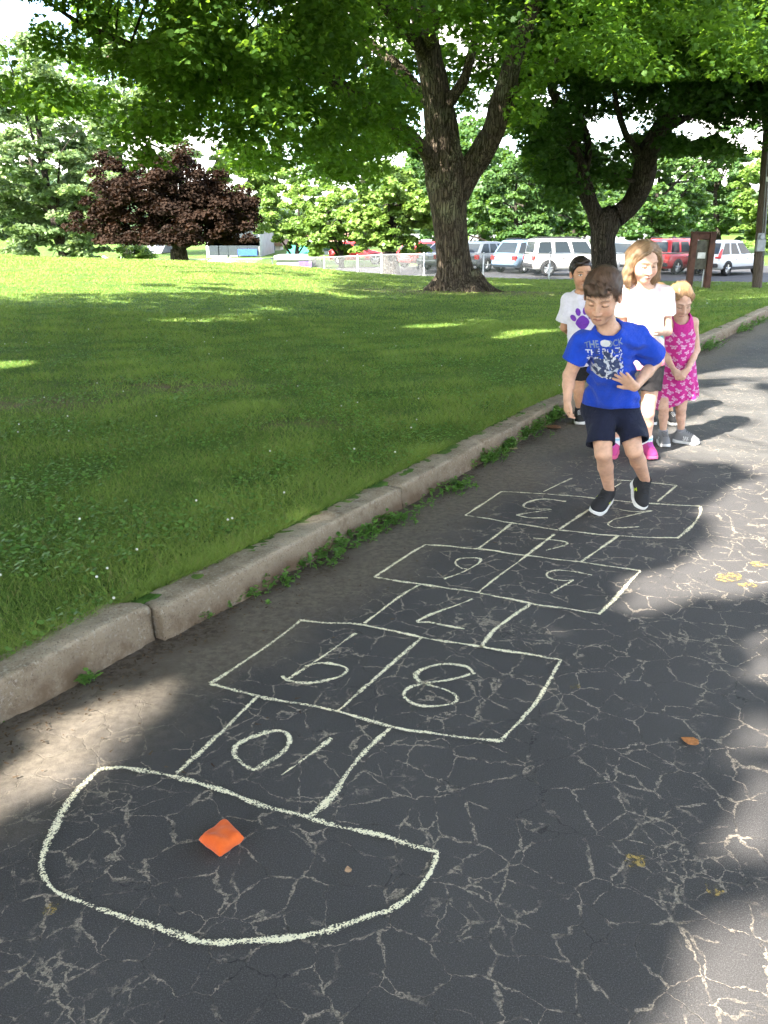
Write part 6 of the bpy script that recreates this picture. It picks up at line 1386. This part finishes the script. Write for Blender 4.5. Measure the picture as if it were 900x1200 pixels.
# ------------------------------------------------------------------ tall girl in the pale shirt
def girl_pale():
    J = JP(dict(pelvis=(753, 425, 5.46), neck=(755, 336, 5.44), shR=(732, 345, 5.45), shL=(779, 345, 5.45), elR=(729, 388, 5.46), elL=(782, 388, 5.44), wrR=(748, 392, 5.28), wrL=(757, 388, 5.27),
                hipR=(743, 430, 5.46), hipL=(764, 430, 5.46), knR=(729, 483, 5.42), knL=(759, 484, 5.44), anR=(719, 527, 5.50), anL=(757, 529, 5.50)))
    for q in 'RL': J['an'+q][2] = .1
    M = head_frame(10, 20, 4); hc = on_y(755, 306, 5.38); hs = 1.03; skin = (.66, .41, .30); o = np.array([J['pelvis'][0], 5.46, 0])
    hands = [((J['wrR'], np.array([.95, -.25, -.05]), np.array([0, 1., 0]), np.array([0, -.2, 1.])), dict(s=1.0, curl=.35, spread=.08, thumb=.6)), ((J['wrL'], np.array([-.95, -.25, .0]), np.array([0, 1., 0]), np.array([0, -.2, 1.])), dict(s=1.0, curl=.3, spread=.1, thumb=.6))]
    V, Fc, C = make_body(J, .98, hs, M, hc, skin, (.24, .14, .08), hands, .0042, 'down', neck_r=.040); ob = root('person', V, Fc, C, o, 'tall girl with shoulder-length light brown hair in a pale shirt and black shorts'); T = torso_frame(J); Lt = np.linalg.norm(J['neck']-J['pelvis'])
    lo, hi = bounds({k: J[k] for k in ('pelvis', 'neck', 'shR', 'shL', 'elR', 'elL')}, .2)
    def bt(S):
        S.loft(J['pelvis'], T, [(-.12, 0, .006, .145, .112), (.0, 0, .006, .142, .110), (.35*Lt, 0, .006, .130, .102), (.7*Lt, 0, 0, .132, .096), (.92*Lt, 0, 0, .105, .072), (1.02*Lt, 0, 0, .056, .054)], .02)
        for q in 'RL': S.cone(J['neck']-T[2]*.03, J['sh'+q]+T[2]*.002, .052, .055, .04)
    nk = J['neck']+T[2]*.030-T[1]*0+np.array([0, -.022, 0]); cuts = [lambda P: -((P-J['pelvis'])@T[2])-.022-.004*WR(P*4), lambda P: .066-np.linalg.norm(P-nk, axis=1)]
    V, Fc = garment((lo, hi), .005, bt, cuts, .011, limbs=[(J['sh'+q], J['el'+q], .052, .060, .58) for q in 'RL']); q = (V-J['pelvis'])@T.T; base = np.tile(np.array([.80, .64, .62]), (len(V), 1)); low = q[:, 2] < .07; base[low] = (.74, .40, .39); base[q[:, 2] < .004] = (.72, .20, .28)
    dg = q[:, 0]*.8+q[:, 2]; w = (q[:, 0] > -.02); base[w & (np.abs(dg-.235) < .012)] = (.80, .80, .80); base[w & (np.abs(dg-.255) < .010)] = (.10, .42, .40); base[w & (np.abs(dg-.275) < .008)] = (.78, .80, .80); sl = np.minimum(np.linalg.norm(V-(J['shL']*.42+J['elL']*.58), axis=1), np.linalg.norm(V-(J['shR']*.42+J['elR']*.58), axis=1)); 
    link_local('t_shirt', V, Fc, M_CLOTH, ob, o, True, {'col': base})
    lo, hi = bounds({k: J[k] for k in ('pelvis', 'hipR', 'hipL', 'knR', 'knL')}, .17)
    def bs(S):
        S.loft(J['pelvis'], T, [(-.10, 0, 0, .11, .095), (-.04, 0, 0, .130, .102), (.06, 0, 0, .120, .095), (.09, 0, 0, .118, .094)], .02)
    V, Fc = garment((lo, hi), .005, bs, [lambda P: ((P-J['pelvis'])@T[2])-.05], .010, limbs=[(J['hip'+q_], J['kn'+q_], .080, .078, .50) for q_ in 'RL']); link_local('shorts', V, Fc, M_SHORT, ob, o, True, {'col': np.tile(np.array([.020, .018, .019]), (len(V), 1))})
    for q_, sx, d in (('R', -1, np.array([-.42, -.9, -.02])), ('L', 1, np.array([.10, -1., -.02]))):
        a = J['an'+q_]; shoe_at(ob, o, a, d, np.array([0, 0, 1.]), (.46, .05, .20), .200, simple('sole_pink', (.62, .10, .22), .6), (.30, .10, .42)); sock(ob, o, a+np.array([0, .0, -.04]), a+(J['kn'+q_]-a)*.20, .036, .038, (.75, .76, .78), (.25, .55, .70))
    long_hair(ob, o, hc, M, hs, (.13, .072, .036), (.46, .30, .17), 'hair_light_brown', 3, .085, .15, True, False, .012)
girl_pale()

# ------------------------------------------------------------------ little girl in the magenta dress
def girl_dress():
    J = JP(dict(pelvis=(795, 432, 5.82), neck=(797, 371, 5.78), shR=(783, 379, 5.80), shL=(812, 378, 5.80), elR=(777, 411, 5.81), elL=(816, 410, 5.80), wrR=(790, 434, 5.66), wrL=(806, 433, 5.66),
                hipR=(786, 436, 5.82), hipL=(803, 436, 5.82), knR=(778, 478, 5.79), knL=(798, 478, 5.80), anR=(777, 507, 5.84), anL=(798, 507, 5.86)))
    for q in 'RL': J['an'+q][2] = .086
    M = head_frame(8, 26, 2); hc = on_y(797, 353, 5.74); hs = .93; skin = (.60, .37, .27); o = np.array([J['pelvis'][0], 5.82, 0])
    hands = [((J['wrR'], np.array([.62, -.2, -.75]), np.array([.3, .9, .2]), np.array([.6, -.3, .6])), dict(s=.9, curl=.5, spread=.05, thumb=.4)), ((J['wrL'], np.array([-.62, -.25, -.75]), np.array([-.3, .9, .2]), np.array([-.6, -.3, .6])), dict(s=.9, curl=.5, spread=.05, thumb=.4))]
    V, Fc, C = make_body(J, .80, hs, M, hc, skin, (.20, .11, .06), hands, .0042, 'down', neck_r=.044); ob = root('person', V, Fc, C, o, 'little girl in a magenta butterfly dress clasping her hands, looking down'); T = torso_frame(J); Lt = np.linalg.norm(J['neck']-J['pelvis'])
    lo, hi = bounds({k: J[k] for k in ('pelvis', 'neck', 'shR', 'shL', 'knR', 'knL')}, .22)
    def bd(S):
        S.loft(J['pelvis'], T, [(-.36, -.01, .0, .158, .125), (-.26, -.008, .0, .148, .118), (-.08, -.002, .0, .128, .106), (.04, 0, .0, .112, .092), (.12, 0, .0, .103, .086), (.6*Lt, 0, 0, .108, .088), (.86*Lt, 0, 0, .098, .076), (1.0*Lt, 0, 0, .074, .058), (1.12*Lt, 0, 0, .05, .045)], .02)
        for q in 'RL': S.cone(J['neck']*.50+J['sh'+q]*.50+T[2]*.004, J['neck']*.5+J['sh'+q]*.5-T[2]*.11, .034, .04, .02)
    def pleat(P): q = (P-J['pelvis'])@T.T; a = np.arctan2(q[:, 0], q[:, 1]); return .010*np.sin(a*9+1.5*WR(P*3))*sstep(.02, -.22, q[:, 2])
    f0 = T[1] if T[1][1] < 0 else -T[1]
    def hem(P): q = (P-J['pelvis']); z = q@T[2]; x = q@T[0]; fy = q@f0; return -z-.205-.9*np.clip(-fy, 0, .2)*.5-.45*np.abs(x-.02)*(x < .02)-.12*np.abs(x-.02)*(x >= .02)
    nk = J['neck']+T[2]*.012+f0*.020; cuts = [hem, lambda P: .055-np.linalg.norm((P-nk)*np.array([1, .8, .75]), axis=1)]+[(lambda P, a=J['sh'+q]+T[0]*sx*.022-T[2]*.01: .050-np.linalg.norm((P-a)*np.array([1, .5, .72]), axis=1)) for q, sx in (('R', -1), ('L', 1))]
    V, Fc = garment((lo, hi), .0045, bd, cuts, .010, (.003, 7, .002, 20), pleat)
    rb = np.random.default_rng(12); bf = []
    for i in range(7):
        for j in range(13): bf.append(((i-3)*.058+(j % 2)*.029+rb.normal(0, .006), .26-j*.043+rb.normal(0, .006), rb.uniform(-.9, .9), rb.uniform(.8, 1.15)))
    def fn(U, W_):
        m = np.zeros(U.shape, bool); c = np.zeros(U.shape+(3,)); c[:] = (.74, .42, .62)
        for (bx, by, an, sc) in bf:
            x = ((U-bx)*math.cos(an)+(W_-by)*math.sin(an))/sc; y = (-(U-bx)*math.sin(an)+(W_-by)*math.cos(an))/sc; ax = np.abs(x)
            w = (((ax-.0115)/.0100)**2+((y-.0065-.25*(ax-.011))/.0066)**2 < 1) | (((ax-.0080)/.0062)**2+((y+.008)/.0060)**2 < 1); hole = (np.abs(y-.0065-.35*(ax-.011)) < .0014) & (ax > .006) & (ax < .017); body = (ax < .0016) & (np.abs(y) < .011); m |= (w & ~hole) | body
        return m, c
    dec = decal(V, Fc, (J['pelvis']+T[2]*.0, T[0], T[2], f0), .36, .62, .0026, fn); V2, F2, C2 = with_decals(V, Fc, (.56, .030, .26), [dec]); link_local('dress', V2, F2, M_CLOTH, ob, o, True, {'col': C2})
    def stripes(U, W_): m = (np.abs(np.mod(U+W_*.5+.1, .012)-.006) < .0028) & (np.abs(U) < .018) & (np.abs(W_) < .016); c = np.zeros(U.shape+(3,)); c[:] = (.75, .75, .74); return m, c
    mk = [dict(at=(.004, s_*.02, .036), sd=(1, 0, 0), up=(0, 0, 1), fr=(0, s_, .3), w=.04, h=.036, fn=stripes) for s_ in (-1, 1)]
    for q_, d in (('R', np.array([-.10, -1., 0])), ('L', np.array([.90, -.52, 0]))):
        a = J['an'+q_]; shoe_at(ob, o, a, d, np.array([0, 0, 1.]), (.20, .20, .205), .188, M_SOLE, (.10, .10, .11), mk); sock(ob, o, a+np.array([0, 0, -.03]), a+(J['kn'+q_]-a)*.10, .030, .031, (.25, .25, .27))
    long_hair(ob, o, hc, M, hs, (.17, .085, .035), (.55, .33, .16), 'hair_strawberry', 7, .05, .05, True, True, -.01)
girl_dress()

# ------------------------------------------------------------------ boy with the paw print
def boy_paw():
    J = JP(dict(pelvis=(686, 421, 6.52), neck=(682, 343, 6.50), shR=(666, 352, 6.52), shL=(699, 352, 6.52), elR=(661, 384, 6.56), elL=(705, 384, 6.56), wrR=(674, 394, 6.70), wrL=(694, 396, 6.70),
                hipR=(679, 424, 6.52), hipL=(694, 424, 6.52), knR=(678, 457, 6.50), knL=(697, 457, 6.5), anR=(679, 484, 6.54), anL=(699, 485, 6.54)))
    for q in 'RL': J['an'+q][2] = .09
    M = head_frame(6, 6, 5); hc = on_y(681, 320, 6.46); hs = 1.0; skin = (.50, .275, .165); o = np.array([J['pelvis'][0], 6.52, 0])
    hands = [((J['wrR'], np.array([.9, .1, -.2]), np.array([0, 1., 0]), np.array([0, 0, 1.])), dict(curl=.4)), ((J['wrL'], np.array([-.9, .1, -.2]), np.array([0, 1., 0]), np.array([0, 0, 1.])), dict(curl=.4))]
    V, Fc, C = make_body(J, .93, hs, M, hc, skin, (.03, .018, .012), hands, .0046, 'open', True, neck_r=.042); ob = root('person', V, Fc, C, o, 'smiling dark-haired boy in a white t-shirt with a purple paw print'); T = torso_frame(J); Lt = np.linalg.norm(J['neck']-J['pelvis'])
    lo, hi = bounds({k: J[k] for k in ('pelvis', 'neck', 'shR', 'shL', 'elR', 'elL')}, .2)
    def bt(S):
        S.loft(J['pelvis'], T, [(-.12, 0, .006, .138, .112), (.35*Lt, 0, .006, .126, .102), (.7*Lt, 0, 0, .126, .094), (.92*Lt, 0, 0, .10, .072), (1.02*Lt, 0, 0, .055, .054)], .02)
        for q in 'RL': S.cone(J['neck']-T[2]*.03, J['sh'+q], .052, .055, .04)
    nk = J['neck']+T[2]*.032+np.array([0, -.018, 0]); V, Fc = garment((lo, hi), .005, bt, [lambda P: -((P-J['pelvis'])@T[2])-.035, lambda P: .060-np.linalg.norm(P-nk, axis=1)], .010, limbs=[(J['sh'+q], J['el'+q], .052, .070, .75) for q in 'RL'])
    def fn(U, W_):
        m = ((U/.050)**2+((W_+.020)/(.040+.012*np.cos(U*40)))**2 < 1); 
        for x, y, a, b, r in ((-.062, .020, .017, .026, .45), (-.026, .060, .018, .029, .15), (.026, .062, .018, .029, -.15), (.064, .022, .017, .026, -.45)):
            p = (U-x)*math.cos(r)+(W_-y)*math.sin(r); q = -(U-x)*math.sin(r)+(W_-y)*math.cos(r); m |= (p/a)**2+(q/b)**2 < 1
        c = np.zeros(U.shape+(3,)); c[:] = (.17, .045, .40); return m, c
    dec = decal(V, Fc, (on_y(683, 375, 6.4), T[0], T[2], np.array([0, -1., 0])), .19, .20, .0026, fn); V2, F2, C2 = with_decals(V, Fc, (.72, .70, .78), [dec]); link_local('t_shirt', V2, F2, M_CLOTH, ob, o, True, {'col': C2})
    lo, hi = bounds({k: J[k] for k in ('pelvis', 'hipR', 'hipL', 'knR', 'knL')}, .17)
    def bs(S):
        S.loft(J['pelvis'], T, [(-.10, 0, 0, .105, .09), (-.04, 0, 0, .125, .10), (.06, 0, 0, .115, .095), (.08, 0, 0, .114, .094)], .02)
    V, Fc = garment((lo, hi), .005, bs, [lambda P: ((P-J['pelvis'])@T[2])-.05], .010, limbs=[(J['hip'+q_], J['kn'+q_], .076, .074, .65) for q_ in 'RL']); link_local('shorts', V, Fc, M_SHORT, ob, o, True, {'col': np.tile(np.array([.018, .018, .020]), (len(V), 1))})
    for q_, d in (('R', np.array([-.15, -1., 0])), ('L', np.array([.2, -1., 0]))):
        a = J['an'+q_]; shoe_at(ob, o, a, d, np.array([0, 0, 1.]), (.022, .022, .024), .198, M_SOLE, (.5, .5, .5)); sock(ob, o, a+np.array([0, 0, -.03]), a+(J['kn'+q_]-a)*.16, .034, .036, (.02, .02, .022))
    P_ = lambda x, y, z: hc+hs*(M[0]*x+M[1]*y+M[2]*z); e = .15*hs; S = SDF(hc-e, hc+e, .003); S.ell(P_(0, -.016, .034), M, np.array([.080, .095, .088])*hs, 0)
    def hl2(P): q = ((P-hc)@M.T)/hs; zc = np.interp(q[:, 1], [-.12, -.05, -.01, .012, .030, .050, .075, .10], [-.055, -.045, -.035, -.015, .014, .052, .068, .075]); return (zc-q[:, 2])*hs
    S.cut(hl2)
    for a, b, ra, rb in (((-.04, .060, .085), (.03, .066, .095), .013, .012), ((-.05, .045, .075), (-.02, .068, .082), .010, .010)): S.cone(P_(*a), P_(*b), ra, rb, .012)
    S.disp(lambda P: .002*np.sin(((P-hc)@M.T)[:, 0]/hs*190+4*WR(P*14))+.0015*WR2(P*30), 1.0, .03); V, Fc = S.mesh(1); sv, sf, stt = hair_strands(V, Fc, hc, M, hs, lambda q: np.array([.5, -.6 if q[2] > .05 else -.2, -.8 if q[2] < .05 else .2]), 1500, .05, .0024, np.random.default_rng(6))
    link_local('hair', np.concatenate([V, sv]), np.concatenate([Fc, sf+len(V)]), hair_material('hair_dark', (.010, .007, .006), (.05, .032, .022)), ob, o, True, {'tint': np.concatenate([np.full(len(V), .25), stt])})
boy_paw()

# ------------------------------------------------------------------ the child mostly hidden behind the tall girl
def child_hidden():
    J = JP(dict(pelvis=(772, 427, 6.50), neck=(772, 365, 6.48), shR=(759, 372, 6.5), shL=(784, 371, 6.5), elR=(757, 398, 6.52), elL=(783, 400, 6.50), wrR=(764, 420, 6.44), wrL=(780, 420, 6.42), hipR=(765, 431, 6.5), hipL=(779, 431, 6.5), knR=(763, 462, 6.48), knL=(781, 462, 6.48), anR=(762, 487, 6.52), anL=(785, 489, 6.50)))
    for q in 'RL': J['an'+q][2] = .083
    M = head_frame(-10, 12, 0); hc = on_y(771, 349, 6.44); hs = .88; skin = (.50, .28, .17); o = np.array([J['pelvis'][0], 6.5, 0])
    hands = [((J['wrR'], np.array([.1, -.1, -1.]), np.array([1., 0, 0]), np.array([0, -1., 0])), dict(s=.9, curl=.5)), ((J['wrL'], np.array([-.1, -.1, -1.]), np.array([-1., 0, 0]), np.array([0, -1., 0])), dict(s=.9, curl=.5))]
    V, Fc, C = make_body(J, .82, hs, M, hc, skin, (.2, .12, .06), hands, .005, 'open', neck_r=.042); ob = root('person', V, Fc, C, o, 'child almost hidden behind the tall girl, only tan limbs and black shoes showing'); T = torso_frame(J); Lt = np.linalg.norm(J['neck']-J['pelvis'])
    lo, hi = bounds({k: J[k] for k in ('pelvis', 'neck', 'shR', 'shL', 'elR', 'elL')}, .2)
    def bt(S):
        S.loft(J['pelvis'], T, [(-.05, 0, 0, .115, .095), (.35*Lt, 0, 0, .105, .088), (.7*Lt, 0, 0, .105, .08), (.92*Lt, 0, 0, .085, .062), (1.02*Lt, 0, 0, .05, .05)], .02)
        for q in 'RL': S.cone(J['neck']-T[2]*.03, J['sh'+q], .046, .048, .04)
    V, Fc = garment((lo, hi), .006, bt, [lambda P: -((P-J['pelvis'])@T[2])-.02], .012, limbs=[(J['sh'+q], J['el'+q], .044, .050, .4) for q in 'RL']); link_local('t_shirt', V, Fc, M_CLOTH, ob, o, True, {'col': np.tile(np.array([.70, .24, .22]), (len(V), 1))})
    lo, hi = bounds({k: J[k] for k in ('pelvis', 'hipR', 'hipL', 'knR', 'knL')}, .17)
    def bs(S):
        S.loft(J['pelvis'], T, [(-.10, 0, 0, .09, .08), (-.04, 0, 0, .11, .088), (.06, 0, 0, .10, .085), (.08, 0, 0, .10, .084)], .02)
    V, Fc = garment((lo, hi), .006, bs, [lambda P: ((P-J['pelvis'])@T[2])-.05], .012, limbs=[(J['hip'+q_], J['kn'+q_], .064, .062, .5) for q_ in 'RL']); link_local('shorts', V, Fc, M_SHORT, ob, o, True, {'col': np.tile(np.array([.02, .02, .022]), (len(V), 1))})
    for q_, d in (('R', np.array([-.1, -1., 0])), ('L', np.array([.15, -1., 0]))):
        a = J['an'+q_]; shoe_at(ob, o, a, d, np.array([0, 0, 1.]), (.02, .02, .022), .182, M_SOLE, (.3, .3, .3))
    long_hair(ob, o, hc, M, hs, (.17, .085, .035), (.55, .33, .16), 'hair_golden', 9, .10, .12, False, False, 0)
child_hidden()
EXPOSURE = 2.85
SKY_SHIFT = (0, 0, 0)
# ================================================================== LIGHT, SKY, CAMERA
w = bpy.data.worlds.new('World'); scene.world = w; w.use_nodes = True
nt = w.node_tree; bg = nt.nodes['Background']
sky = nt.nodes.new('ShaderNodeTexSky'); sky.sky_type = 'NISHITA'; sky.sun_disc = False
sky.sun_elevation = SUN_EL; sky.sun_rotation = math.atan2(SUN_AZ[0], SUN_AZ[1]) % (2*math.pi); sky.air_density = 1.0; sky.dust_density = 1.2; sky.ozone_density = 1.5
tc = nt.nodes.new('ShaderNodeTexCoord'); mp = nt.nodes.new('ShaderNodeMapping'); mp.inputs['Scale'].default_value = (1, 1, 2.2); mp.inputs['Location'].default_value = SKY_SHIFT; nt.links.new(tc.outputs['Generated'], mp.inputs[0])
nz = nt.nodes.new('ShaderNodeTexNoise'); nz.inputs['Scale'].default_value = 3.2; nz.inputs['Detail'].default_value = 7; nz.inputs['Roughness'].default_value = .58; nt.links.new(mp.outputs[0], nz.inputs['Vector'])
mr = nt.nodes.new('ShaderNodeMapRange'); mr.interpolation_type = 'SMOOTHSTEP'; mr.inputs['From Min'].default_value = .46; mr.inputs['From Max'].default_value = .60; nt.links.new(nz.outputs[0], mr.inputs[0])
mx = nt.nodes.new('ShaderNodeMix'); mx.data_type = 'RGBA'; nt.links.new(mr.outputs[0], mx.inputs[0]); nt.links.new(sky.outputs[0], mx.inputs[6]); mx.inputs[7].default_value = (5.7, 5.4, 5.1, 1)
nt.links.new(mx.outputs[2], bg.inputs[0]); bg.inputs[1].default_value = .135
sl = bpy.data.lights.new('sun', 'SUN'); sl.energy = 4.6; sl.angle = R(.5); sl.color = (1, .94, .84)
so = bpy.data.objects.new('sun', sl); COL.objects.link(so); so.rotation_euler = Vector(SUN).to_track_quat('Z', 'Y').to_euler()
cam = bpy.data.cameras.new('camera'); co = bpy.data.objects.new('camera', cam); COL.objects.link(co)
cam.sensor_fit = 'VERTICAL'; cam.sensor_height = 36; cam.sensor_width = 27; cam.lens = F_PX/1200*36; cam.clip_start = .05; cam.clip_end = 3000
co.location = (0, 0, CAM_H); co.rotation_euler = (math.pi/2-PITCH, 0, 0); scene.camera = co
vs = scene.view_settings; vs.view_transform = 'Standard'; vs.look = 'None'; vs.gamma = 1; vs.use_curve_mapping = False; vs.exposure = EXPOSURE
scene.render.engine = 'CYCLES'; c = scene.cycles; c.use_denoising = True; c.adaptive_threshold = .03; c.max_bounces = 5; c.diffuse_bounces = 2; c.transmission_bounces = 3; c.transparent_max_bounces = 12; c.caustics_reflective = False; c.caustics_refractive = False
